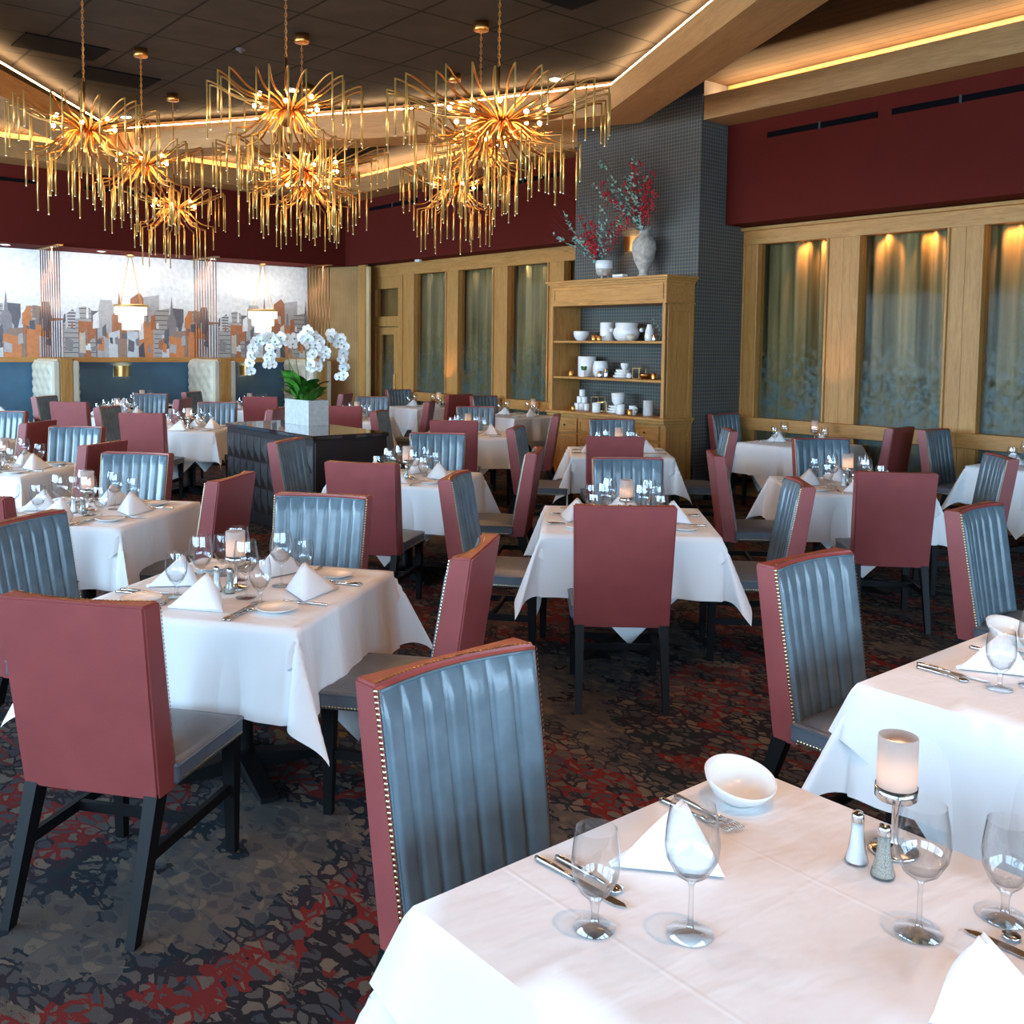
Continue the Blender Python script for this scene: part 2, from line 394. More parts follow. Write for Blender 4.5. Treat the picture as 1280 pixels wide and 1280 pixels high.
# ------------------------------------------------------------------ room shell
PB, PF, QL, QR, ZC = -16.95, 5.0, -4.6, 9.8, 4.8
rstruct('floor', [(PB-.2, PF+.2, QL-.2, QR+1.2, -.1, 0)], M['carpet'])
rstruct('ceiling', [(PB-.2, PF+.2, QL-.2, QR+1.2, ZC, ZC+.1)], M['plank'])
rstruct('wall_back', [(PB-.2, PB, QL, QR, 1.5, ZC), (PB-.2, PB, QL, QR, 0, 1.5, 1)], [M['plain'], M['bluewall']])
rstruct('wall_right', [(PB, PF, QR+.45, QR+.6, 0, ZC), (PB, PF, QR, QR+.45, 3.2, ZC), (-9.4, -7.36, QR-.02, QR+.45, 0, 3.2), (-3.4, PF, QR, QR+.45, 0, 3.2)], M['darkwall'])
# walls with the daylight windows (behind the camera and to its left)
wl = [(PB, PF, QL-.2, QL, 0, 1.0), (PB, PF, QL-.2, QL, 3.3, ZC)]
bays = [(-15.5, -12.1), (-11.7, -8.3), (-7.9, -4.5), (-4.1, -.7), (-.3, 3.1)]
edges = [PB]+[v for b_ in bays for v in b_]+[PF]
for i in range(0, len(edges), 2): wl.append((edges[i], edges[i+1], QL-.2, QL, 1.0, 3.3))
rstruct('wall_left', wl, M['plain'])
wf = [(PF, PF+.2, QL, QR+.6, 0, 1.0), (PF, PF+.2, QL, QR+.6, 3.3, ZC)]
fb = [(-3.8, -1.0), (-.6, 2.2), (2.6, 5.4)]
edges = [QL]+[v for b_ in fb for v in b_]+[QR+.6]
for i in range(0, len(edges), 2): wf.append((PF, PF+.2, edges[i], edges[i+1], 1.0, 3.3))
rstruct('wall_front', wf, M['plain'])
wi = 0
for a, b_ in bays:
    wi += 1
    rstruct('window_%d' % wi, [(a, b_, QL-.14, QL-.08, 1.0, 1.06), (a, b_, QL-.14, QL-.08, 3.24, 3.3), (a, a+.06, QL-.14, QL-.08, 1.06, 3.24), (b_-.06, b_, QL-.14, QL-.08, 1.06, 3.24), ((a+b_)/2-.03, (a+b_)/2+.03, QL-.14, QL-.08, 1.06, 3.24)], M['black'])
for a, b_ in fb:
    wi += 1
    rstruct('window_%d' % wi, [(PF+.08, PF+.14, a, b_, 1.0, 1.06), (PF+.08, PF+.14, a, b_, 3.24, 3.3), (PF+.08, PF+.14, a, a+.06, 1.06, 3.24), (PF+.08, PF+.14, b_-.06, b_, 1.06, 3.24), (PF+.08, PF+.14, (a+b_)/2-.03, (a+b_)/2+.03, 1.06, 3.24)], M['black'])

# soffits (oxblood bulkheads)
rstruct('trim_1', [(-9.4, -16.05, 9.4, QR, 3.2, ZC)][:0]+[(-16.05, -9.4, 9.4, QR, 3.21, ZC), (-7.35, PF, 9.4, QR, 3.21, ZC)], M['redwall'])
rstruct('trim_2', [(PB, -16.05, QL, QR, 3.2, ZC)], M['redwall'])
bm = bmesh.new()
for a, b_ in ((-6.79, -5.46), (-5.3, -3.9), (-3.7, -2.3), (-15.2, -13.7), (-13.5, -11.9), (-11.8, -10.2)):
    rbox(bm, a, b_, 9.385, 9.41, 4.13, 4.19); rbox(bm, (a+b_)/2-.012, (a+b_)/2+.012, 9.38, 9.4, 4.12, 4.2, 1)
struct('trim_3', bm, [M['vent'], M['darkwall']], rz=A40)
rstruct('trim_4', [(-16.06, -16.03, 3.0, 4.1, 4.1, 4.15), (-16.06, -16.03, 4.8, 5.9, 4.1, 4.15)], M['vent'])
# outer light-trough beams
def beam(name, boxes): return rstruct(name, boxes, M['beamY'])
beam('trim_5', [(-7.345, PF, 8.95, 9.0, 4.35, 4.62), (-7.345, PF, 9.0, 9.4, 4.35, 4.40)])
beam('trim_6', [(-15.5, -9.41, 8.95, 9.0, 4.35, 4.62), (-15.5, -9.41, 9.0, 9.4, 4.35, 4.40)])
beam('trim_7', [(-15.5, -15.45, QL, 8.95, 4.35, 4.62), (-16.05, -15.5, QL, 9.4, 4.35, 4.40)])
rstruct('trim_44', [(-7.345, PF, 9.38, 9.4, 4.40, ZC), (-15.5, -9.41, 9.38, 9.4, 4.40, ZC), (-16.05, -16.03, QL, 9.38, 4.40, ZC)], M['beamY'])
# wallpapered column
column = rstruct('column', [(-9.4, -7.355, 8.93, QR, 0, 4.64)], M['wallpaper'])
rstruct('trim_8', [(-9.4, -7.355, 8.96, QR, 4.64, ZC)], M['darkwall'])

# raised tray: tile field bordered by wide oak beams
tray = [(3.9, -2.5), (.97, 11.0), (-1.35, 12.2), (-5.38, 13.5), (-5.32, -2.5)]
def offs(poly, d):
    out = []; n = len(poly)
    for i in range(n):
        a, b_, c = Vector(poly[i-1]), Vector(poly[i]), Vector(poly[(i+1) % n])
        n1 = (b_-a).normalized(); n1 = Vector((n1.y, -n1.x)); n2 = (c-b_).normalized(); n2 = Vector((n2.y, -n2.x))
        k = (n1+n2).normalized(); out.append(tuple(b_+k*d/max(.3, k.dot(n1))))
    return out
inn, out = tray, offs(tray, .5)
def polyslab(bm, poly, z0, z1, mi=0):
    a = [bm.verts.new((x, y, z0)) for x, y in poly]; b_ = [bm.verts.new((x, y, z1)) for x, y in poly]
    bm.faces.new(a[::-1]).material_index = mi; bm.faces.new(b_).material_index = mi
    for k in range(len(poly)):
        j = (k+1) % len(poly); bm.faces.new((a[k], a[j], b_[j], b_[k])).material_index = mi
def unrot(p): return (p[0]*cos(A40)+p[1]*sin(A40), -p[0]*sin(A40)+p[1]*cos(A40))
bm = bmesh.new(); polyslab(bm, [unrot(p) for p in offs(tray, .25)], 4.76, ZC)
struct('trim_9', bm, M['tile'], rz=A40)
for k in range(len(tray)):
    j = (k+1) % len(tray)
    if k == 4: continue
    a, b_, c, d = Vector(inn[k]), Vector(inn[j]), Vector(out[j]), Vector(out[k])
    ln = (b_-a).length; ang = math.atan2((b_-a).y, (b_-a).x)-pi/2
    def loc(v):
        v = Vector(v)-a; return (v.x*cos(-ang)-v.y*sin(-ang), v.x*sin(-ang)+v.y*cos(-ang))
    bm = bmesh.new()
    # trough: inner lip, underside, outer lip
    i0, i1, o1, o0 = loc(a), loc(b_), loc(c), loc(d)
    lip = lambda P, Q, t: (P[0]+(Q[0]-P[0])*t, P[1]+(Q[1]-P[1])*t)
    polyslab(bm, [i0, i1, o1, o0], 4.30, 4.34)
    polyslab(bm, [i0, i1, lip(i1, o1, .08), lip(i0, o0, .08)], 4.34, 4.57)
    polyslab(bm, [lip(i0, o0, .92), lip(i1, o1, .92), o1, o0], 4.34, 4.79)
    struct('trim_%d' % (10+k), bm, M['beamY'], loc=(a.x, a.y, 0), rz=ang)

# LED lines lying in the troughs, with the light they give
def area(name, loc, rot, sx, sy, e, c, spread=None):
    l = bpy.data.lights.new(name, 'AREA'); l.shape = 'RECTANGLE'; l.size = sx; l.size_y = sy; l.energy = e; l.color = c
    if spread: l.spread = spread
    o = bpy.data.objects.new(name, l); col.objects.link(o); o.location = loc; o.rotation_euler = rot; return o
WARM = (1, .62, .30)
def led(a, b_, z, w, side=None, lbl=''):
    a, b_ = Vector(a), Vector(b_); d = b_-a; mid = (a+b_)/2; ang = math.atan2(d.y, d.x)
    area('strip_light', (mid.x, mid.y, z+.015), (pi, 0, ang), d.length, .03, w*d.length, WARM)
    o = obj('led_strip', B(lambda m: box(m, -d.length/2, d.length/2, -.008, .008, 0, .008)), M['led'], loc=(mid.x, mid.y, z-.005), rz=ang)
    tag(o, lbl, 'light strip', 'light strips in the beam troughs')
LED = 8
i2 = offs(tray, .09)
for k, s_ in ((0, 'right beam of the tile ceiling'), (1, 'rear beam of the tile ceiling, right part'), (2, 'rear beam of the tile ceiling, left part'), (3, 'left beam of the tile ceiling')):
    led(i2[k], i2[(k+1) % 5] if k < 3 else (-5.23, 5.6), 4.65, LED, lbl='warm light strip on top of the '+s_)
led(Wd(-7.3, 9.2)[:2], Wd(4.9, 9.2)[:2], 4.54, LED*5, lbl='warm light strip above the oak beam right of the column')
led(Wd(-15.4, 9.2)[:2], Wd(-9.45, 9.2)[:2], 4.54, LED*5, lbl='warm light strip above the oak beam left of the column')
led(Wd(-15.75, 9.0)[:2], Wd(-15.75, -4.4)[:2], 4.54, LED*5, lbl='warm light strip above the oak beam before the mural wall')

# ceiling details
for x, y, l, w_, s_ in ((-4.66, 10.3, .8, .55, 'front left'), (-4.55, 11.45, .8, .55, 'rear left'), (.45, 8.55, .62, .62, 'right')):
    tag(obj('ceiling_grille', B(lambda m: box(m, -l/2, l/2, -w_/2, w_/2, 0, .012)), M['vent'], loc=(x, y, 4.747), rz=R(-50)+(pi/2 if l > .7 else 0)), 'black square air grille in the tile ceiling, '+s_, 'grille')
for x, y, s_ in ((-2.82, 10.3, 'before the rear chandeliers'), (-4.38, 12.9, 'above the rear left corner'), (-1.2, 5.2, 'over the front of the room')):
    o = obj('sprinkler', B(lambda m: lathe(m, [(.05, 0), (.05, -.012), (.02, -.016), (.018, -.04), (0, -.04)], 14)), M['darkwall'], loc=(x, y, 4.76))
    tag(o, 'small round sprinkler plate in the tile ceiling '+s_, 'sprinkler')
for p, q, s_ in ((-16.4, 3.75, 'at the left edge'), (-16.4, 5.15, 'left of the first pendant'), (-16.4, 7.0, 'between both pendants')):
    o = obj('recessed_light', B(lambda m: (lathe(m, [(.07, 0), (.07, -.008), (.05, -.008)], 16), lathe(m, [(.05, -.006), (0, -.006)], 16, mi=1))), [M['white'], M['downl']], loc=Wd(p, q, 3.2))
    tag(o, 'small recessed light in the soffit over the booths, '+s_, 'light')
o = obj('wall_sensor', B(lambda m: box(m, -.03, .03, -.06, .06, -.04, 0, bev=.005)), M['white'], loc=Wd(-13.9, 9.55, 3.21), rz=A40)
tag(o, 'small white sensor under the oxblood soffit above the glazed wall', 'sensor')

# glazed wall: header, rail, stiles, panes, curtains
panesL = [(-14.33, -13.41), (-13.05, -12.15), (-11.78, -10.86), (-10.5, -9.6)]
panesR = [(-7.14, -6.23), (-5.82, -4.86), (-4.49, -3.53)]
bm = bmesh.new()
rbox(bm, -15.9, -9.38, 9.76, 9.9, 3.0, 3.21); rbox(bm, -7.36, -3.2, 9.76, 9.9, 3.0, 3.16); rbox(bm, -7.40, -3.2, 9.70, 9.9, 3.16, 3.20, bev=.008)
struct('trim_20', bm, M['oakY'], rz=A40)
bm = bmesh.new(); rbox(bm, -14.4, -9.4, 9.72, 9.9, .80, .95, bev=.006); rbox(bm, -7.36, -3.2, 9.72, 9.9, .80, .95, bev=.006); rbox(bm, -14.4, -9.4, 9.74, 9.9, 0, .22); rbox(bm, -7.36, -3.2, 9.74, 9.9, 0, .22)
struct('trim_21', bm, M['oakY'], rz=A40)
st = []
prev = -14.72
for a, b_ in panesL+[(-9.4, 0)]: st.append((prev, a)); prev = b_
prev = -7.355
for a, b_ in panesR+[(-3.2, 0)]: st.append((prev, a)); prev = b_
k = 22
for a, b_ in st:
    if b_ > a:
        bm = bmesh.new(); 
        if b_-a > .3:
            m_ = (a+b_)/2; rbox(bm, a, m_-.004, 9.78, 9.9, .22, 3.0); rbox(bm, m_+.004, b_, 9.77, 9.9, .22, 3.0)
        else: rbox(bm, a, b_, 9.78, 9.9, .22, 3.0)
        # raised bead around the glass
        rbox(bm, a, a+.025, 9.755, 9.78, .95, 3.0, bev=.005); rbox(bm, b_-.025, b_, 9.755, 9.78, .95, 3.0, bev=.005)
        struct('trim_%d' % k, bm, M['oak'], rz=A40); k += 1
names = ['first from the left', 'second from the left', 'third from the left', 'beside the shelf cabinet', 'beside the column', 'of the middle panel right of the column', 'at the right edge']
for (a, b_), nm in zip(panesL+panesR, names):
    wi += 1
    bm = bmesh.new(); rbox(bm, a, b_, 9.84, 9.848, .95, 3.0); rbox(bm, a, b_, 9.84, 9.848, .22, .80)
    struct('window_%d' % wi, bm, M['pane'], rz=A40)
    n = 90; bm = bmesh.new(); rows = []
    ph = random.random()*6
    for i in range(n+1):
        y = -(a-.15+(b_-a+.3)*i/n); t = (b_-a+.3)*i/n
        rows.append([])
        for zz, s_ in ((.05, 1.2), (1.2, 1), (2.2, .8), (3.15, .6)):
            d = .040*sin(t*38+ph+.9*sin(t*7)+.3*zz)+.022*sin(t*17+ph*2+zz*.5)
            rows[-1].append(bm.verts.new((10.02+d*s_, y, zz)))
    for i in range(n):
        for j in range(3):
            f = bm.faces.new((rows[i][j], rows[i+1][j], rows[i+1][j+1], rows[i][j+1])); f.smooth = True
    o = obj('curtain', bm, M['curtain'], rz=A40); tag(o, 'sage green curtain behind the glass '+nm, 'curtain', 'curtains behind the glazed wall')
    for t in ((.2, .7) if nm != 'beside the column' else (.55, .85)):  # the spots left of the column are added to brighten the curtains
        l = bpy.data.lights.new('curtain_spot', 'SPOT'); l.energy = 60 if a > -9 else 9; l.color = (1, .40, .12) if a > -9 else (1, .75, .5); l.spot_size = R(80); l.spot_blend = .9; l.shadow_soft_size = .02
        o = bpy.data.objects.new('curtain_spot', l); col.objects.link(o); o.location = Wd(a+(b_-a)*t, 9.9, 3.05); o.rotation_euler = (R(-28), 0, R(-50)+pi/2)
        d = Vector(Wd(a+(b_-a)*t, 10.05, 2.8))-Vector(o.location); o.rotation_euler = d.to_track_quat('-Z', 'Y').to_euler()

# oak door at the left end of the glazed wall
rstruct('trim_45', [(-15.9, -14.7, 9.93, 9.95, 0, 3.2)], M['slat'])
d_ = bpy.data.objects.new('door_1', None); col.objects.link(d_); d_.rotation_euler.z = A40; d_['kind'] = 'structure'
def dpart(nm, bs, mt, bev=0):
    bm = bmesh.new()
    for b_ in bs: rbox(bm, *b_, bev=bev)
    return obj(nm, bm, mt, d_)
dpart('door_frame', [(-15.9, -15.62, 9.78, 9.9, 0, 3.0), (-14.86, -14.70, 9.78, 9.9, 0, 3.0), (-15.62, -14.86, 9.78, 9.9, 2.1, 2.28), (-15.62, -14.86, 9.78, 9.9, 2.78, 3.0)], M['oak'])
lf = dpart('door_leaf', [(-15.60, -15.45, 9.80, 9.85, .02, 2.08), (-15.02, -14.88, 9.80, 9.85, .02, 2.08), (-15.45, -15.02, 9.80, 9.85, 1.95, 2.08), (-15.45, -15.02, 9.80, 9.85, .02, .3)], M['oak'])
dpart('door_glass', [(-15.45, -15.02, 9.82, 9.83, .3, 1.95)], M['pane'])
dpart('transom_glass', [(-15.62, -14.86, 9.83, 9.84, 2.28, 2.78)], M['pane'])
hb = bmesh.new(); rbox(hb, -15.0, -14.95, 9.76, 9.80, .95, 1.25, bev=.008); h_ = obj('door_handle', hb, M['brass'], lf)
# ribbed oak return, pilaster, brass edge
bm = bmesh.new(); polyslab(bm, [(9.12, 16.95), (9.55, 15.75), (9.58, 15.95), (9.8, 16.1), (9.8, 16.95)], 0, 3.2)
struct('wall_rear_return', bm, M['slat'], rz=A40)
rstruct('trim_40', [(-15.76, -15.51, 9.50, 9.56, 0, 3.21)], M['oak'])
rstruct('trim_41', [(-15.47, -15.37, 9.49, 9.53, .02, 3.17)], M['edge'])
rstruct('trim_42', [(-15.51, -15.485, 9.52, 9.57, .02, 3.17)], M['vent'])

# ------------------------------------------------------------------ mural wall and booths
mur_c = [(.80, .80, .79), (.60, .23, .09), (.42, .16, .075), (.14, .14, .16), (.26, .25, .26), (.45, .44, .44), (.10, .13, .17), (.60, .52, .42), (.62, .66, .68), (.32, .22, .17), (.40, .17, .09)]
mm = [flat('mural_tone_%d' % i, c, .8, noise=.12, nscale=14) for i, c in enumerate(mur_c)]
mm.append(grid_mat('mural_windows', (.20, .20, .22), (.62, .6, .58), 0, .045, .05, .02, .8))
mm.append(grid_mat('mural_windows_dark', (.42, .40, .38), (.10, .10, .12), 0, .03, .08, .012, .8))
bm = bmesh.new(); rbox(bm, PB, PB+.02, 1.2, 9.1, 1.5, 3.2, 0)
def poly(bm, pts, x, mi):
    f = bm.faces.new([bm.verts.new((q, -x, z)) for q, z in pts]); f.material_index = mi
rng = random.Random(3)
layout = []
q = 0
while q < 2.62:
    w_ = rng.uniform(.16, .32); h_ = rng.uniform(.6, 1.05); kind = rng.choice('bbbslgt'); layout.append((q, w_, h_, kind, rng.choice([1, 2, 3, 4, 5, 6, 7, 8, 9, 10, 11, 11, 12, 4, 3]), rng.random())); q += w_*rng.uniform(.45, .9)
front = []
q = 0
while q < 2.62:
    w_ = rng.uniform(.14, .30); front.append((q, w_, rng.uniform(.3, .72), 'b', rng.choice([1, 2, 4, 5, 7, 8, 11, 12, 3, 9]), rng.random())); q += w_*rng.uniform(.6, 1.1)
lay = PB+.022
for per in range(3):
    q0 = 1.25+2.62*per
    for li, lst in enumerate((layout, front)):
        for (q, w_, h_, kd, mi, r_) in lst:
            lay += .00002; x = PB+.0225+li*.004+(q*.0009)
            a = q0+q; b_ = min(a+w_, 9.09)
            if a >= b_-.02: continue
            z0 = 1.5; z1 = z0+h_; sk = (r_-.5)*.06
            if kd == 'b': pts = [(a, z0), (b_, z0), (b_, z1-sk), (a, z1+sk)]
            elif kd == 'l': pts = [(a, z0), (b_, z0), (b_, z1-.12), ((a+b_)/2, z1+.06), (a, z1-.05)]
            elif kd == 's': c_ = (a+b_)/2; pts = [(a, z0), (b_, z0), (b_, z1-.15), (c_+.03, z1-.05), (c_, z1+.28), (c_-.03, z1-.05), (a, z1-.15)]
            elif kd == 'g': c_ = (a+b_)/2; pts = [(a, z0), (b_, z0), (b_, z1-.1)]+[(c_+(b_-a)/2*cos(t), z1-.1+.14*sin(t)) for t in (pi/6, pi/3, pi/2, 2*pi/3, 5*pi/6)]+[(a, z1-.1)]
            else: pts = [(a-.02, z0), (b_, z0), (b_+.01, z1-.3), (b_-.04, z1), (a+.04, z1), (a, z1-.2)]
            poly(bm, pts, x, mi)
            if r_ > .6: poly(bm, [(a+.01, z0+h_*.25), (a+w_*.45, z0+h_*.2), (a+w_*.5, z0+h_*.6), (a+.02, z0+h_*.7)], x+.0012, 1+int(r_*97) % 9)
for per in range(3):
    for k in range(46):
        q = 1.3+2.62*per+random.Random(k*7).uniform(0, 2.5); rr = random.Random(k*13+1); w_ = rr.uniform(.03, .12); z0 = rr.uniform(1.5, 2.15); h_ = rr.uniform(.08, .34)
        if q+w_ > 9.05: continue
        poly(bm, [(q, z0), (q+w_, z0+rr.uniform(-.04, .04)), (q+w_*rr.uniform(.7, 1), z0+h_), (q+rr.uniform(-.02, .02), z0+h_*rr.uniform(.6, 1.1))], PB+.0285+k*.00003, rr.choice([1, 2, 3, 4, 5, 6, 7, 8, 9, 0, 11, 12]))
mural = obj('mural', bm, mm, rz=A40)
tag(mural, 'collage skyline mural of orange and grey towers on white', 'mural')
rstruct('trim_43', [(PB, PB+.05, 1.2, 9.1, 1.42, 1.5)], M['oakX'])
# booth dividers with tufted sides
def divider(q, s_):
    t = thing('booth_divider', 'cream tufted booth divider with oak end, '+s_, 'booth divider', Wd(-16.35, q), A40, 'tufted booth dividers')
    # local x = along q, local y = -p ; the open end faces -y
    def cush(bm, x0, sgn):
        nu, nv = 30, 34; g = []
        for i in range(nu+1):
            g.append([])
            for j in range(nv+1):
                y = -.52+1.1*i/nu; z = .1+1.38*j/nv
                u = i/nu*7; v = j/nv*11
                d = .05*abs(sin(pi*(u+v)/2)*sin(pi*(u-v)/2))**.5
                e = min(1, min(i, nu-i)/2, min(j, nv-j)/2)
                g[-1].append(bm.verts.new((x0+sgn*(.03+.07*min(1, e)+d*e), y, z)))
        for i in range(nu):
            for j in range(nv):
                f = bm.faces.new((g[i][j], g[i+1][j], g[i+1][j+1], g[i][j+1])); f.smooth = True
        box(bm, min(x0, x0+sgn*.1), max(x0, x0+sgn*.1), -.55, .55, .1, 1.46, bev=.02)
    obj('tufted_pad', B(lambda m: cush(m, -.09, -1)), M['cream'], t); obj('tufted_pad', B(lambda m: cush(m, .09, 1)), M['cream'], t)
    obj('oak_core', B(lambda m: box(m, -.088, .088, -.56, .58, 0, 1.5, bev=.006)), M['oak'], t)
for q, s_ in ((4.42, 'second from the left edge side'), (6.95, 'behind the rear left tables'), (8.78, 'behind the orchids'), (1.9, 'beyond the left edge')):
    divider(q, s_) if q > 3 else None
for q0, q1, s_ in ((2.2, 4.1, 'at the left edge'), (4.7, 6.7, 'under the left pendant'), (7.2, 8.7, 'under the right pendant')):
    t = thing('booth_bench', 'blue upholstered booth bench '+s_, 'bench', Wd(-16.7, (q0+q1)/2), A40)
    w_ = (q1-q0)/2
    obj('seat', B(lambda m: box(m, -w_, w_, -.3, .22, .3, .46, bev=.03)), M['blue'], t)
    obj('base', B(lambda m: box(m, -w_, w_, -.26, .22, 0, .3)), M['black'], t)
# copper rods above the dividers
for q, p0, p1, n, zb, s_ in ((4.33, -16.75, -15.75, 9, 1.5, 'above the left divider'), (6.82, -16.75, -15.85, 9, 1.5, 'above the divider between both pendants'), (8.98, -16.7, -15.9, 8, 1.5, 'before the ribbed oak wall')):
    t = thing('rod_screen', 'screen of slim copper rods '+s_, 'screen', Wd(p0, q, 0), A40, 'copper rod screens')
    ln = p1-p0
    obj('top_plate', B(lambda m: box(m, -.05, .05, -ln-.05, .05, 3.185, 3.2)), M['brass'], t)
    for i in range(n): obj('rod', B(lambda m: tube(m, [(0, -ln*i/(n-1), 3.19), (0, -ln*i/(n-1), zb)], .008, 6)), M['copper'], t)
# pendants over the booths
for q, s_ in ((5.62, 'above the left booth table'), (7.95, 'above the right booth, behind the orchids')):
    t = thing('pendant_lamp', 'white two-tier drum pendant on brass wires '+s_, 'pendant lamp', Wd(-16.45, q, 0), A40, 'booth pendants')
    obj('canopy', B(lambda m: lathe(m, [(0, 3.2), (.06, 3.2), (.06, 3.14), (0, 3.14)], 16)), M['brass'], t)
    for k in range(4):
        a = k*pi/2+.5
        obj('wire', B(lambda m: tube(m, [(.03*cos(a), .03*sin(a), 3.15), (.22*cos(a), .22*sin(a), 2.36)], .004, 5)), M['brass'], t)
    obj('ring', B(lambda m: lathe(m, [(.26, 2.33), (.27, 2.33), (.27, 2.37), (.25, 2.37), (.25, 2.33)], 28)), M['brass'], t)
    obj('upper_shade', B(lambda m: lathe(m, [(.25, 2.34), (.25, 2.2), (.19, 2.2)], 28)), M['alab'], t)
    obj('lower_shade', B(lambda m: lathe(m, [(.19, 2.2), (.19, 2.08), (.14, 2.08), (.14, 1.96), (0, 1.96)], 28)), M['alab'], t)
    l = bpy.data.lights.new('pendant_glow', 'POINT'); l.energy = 20; l.color = (1, .84, .66); l.shadow_soft_size = .06
    o = bpy.data.objects.new('pendant_glow', l); col.objects.link(o); o.parent = t; o.location = (0, 0, 2.15)
for q0_, q1_ in ((3.2, 9.0), (-2.5, 3.0)):  # added unseen strip lights that brighten the mural evenly
    x, y, z = Wd(-16.1, (q0_+q1_)/2, 3.17)
    o = area('mural_fill_light', (x, y, z), (0, 0, 0), q1_-q0_, .05, 24, (1, .95, .9))
    d = Vector(Wd(PB, (q0_+q1_)/2, 1.9))-Vector((x, y, z)); zq = -d.normalized(); xq = Vector((cos(A40), sin(A40), 0)); yq = zq.cross(xq)
    o.rotation_euler = Matrix((xq, yq, zq)).transposed().to_euler()
# wall sconces
def sconce(loc, rz, s_, w=.13, mt='brass', e=2.5):
    t = thing('wall_sconce', s_, 'sconce', loc, rz)
    # opens upward and downward; back at x=0, projects to -x
    def sh(m):
        n = 10; P = [(-.10*sin(pi*i/n)-.005, w*-cos(pi*i/n)) for i in range(n+1)]
        a = [m.verts.new((x, y, .09)) for x, y in P]; b_ = [m.verts.new((x*1.0, y*1., -.09)) for x, y in P]
        for i in range(n): m.faces.new((a[i], a[i+1], b_[i+1], b_[i])).smooth = True
    obj('shade', B(sh), M[mt], t)
    obj('bracket', B(lambda m: box(m, -.006, 0, -.04, .04, -.06, .06)), M[mt], t)
    obj('bulb', B(lambda m: ball(m, (-.045, 0, 0), .016)), M['flame'], t)
    l = bpy.data.lights.new('sconce_glow', 'POINT'); l.energy = e; l.color = (1, .55, .22); l.shadow_soft_size = .02
    o = bpy.data.objects.new('sconce_glow', l); col.objects.link(o); o.parent = t; o.location = (-.05, 0, .03)
sconce(Wd(PB+.001, 5.62, 1.27), A40-pi/2+pi, 'brass wall sconce on the blue booth wall, left one')
sconce(Wd(PB+.001, 7.85, 1.27), A40-pi/2+pi, 'brass wall sconce on the blue booth wall, right one by the orchids')
sconce(Wd(-8.36, 8.929, 3.02), A40, 'bronze shield sconce on the wallpapered column behind the bouquets', .14, 'gold', 5)

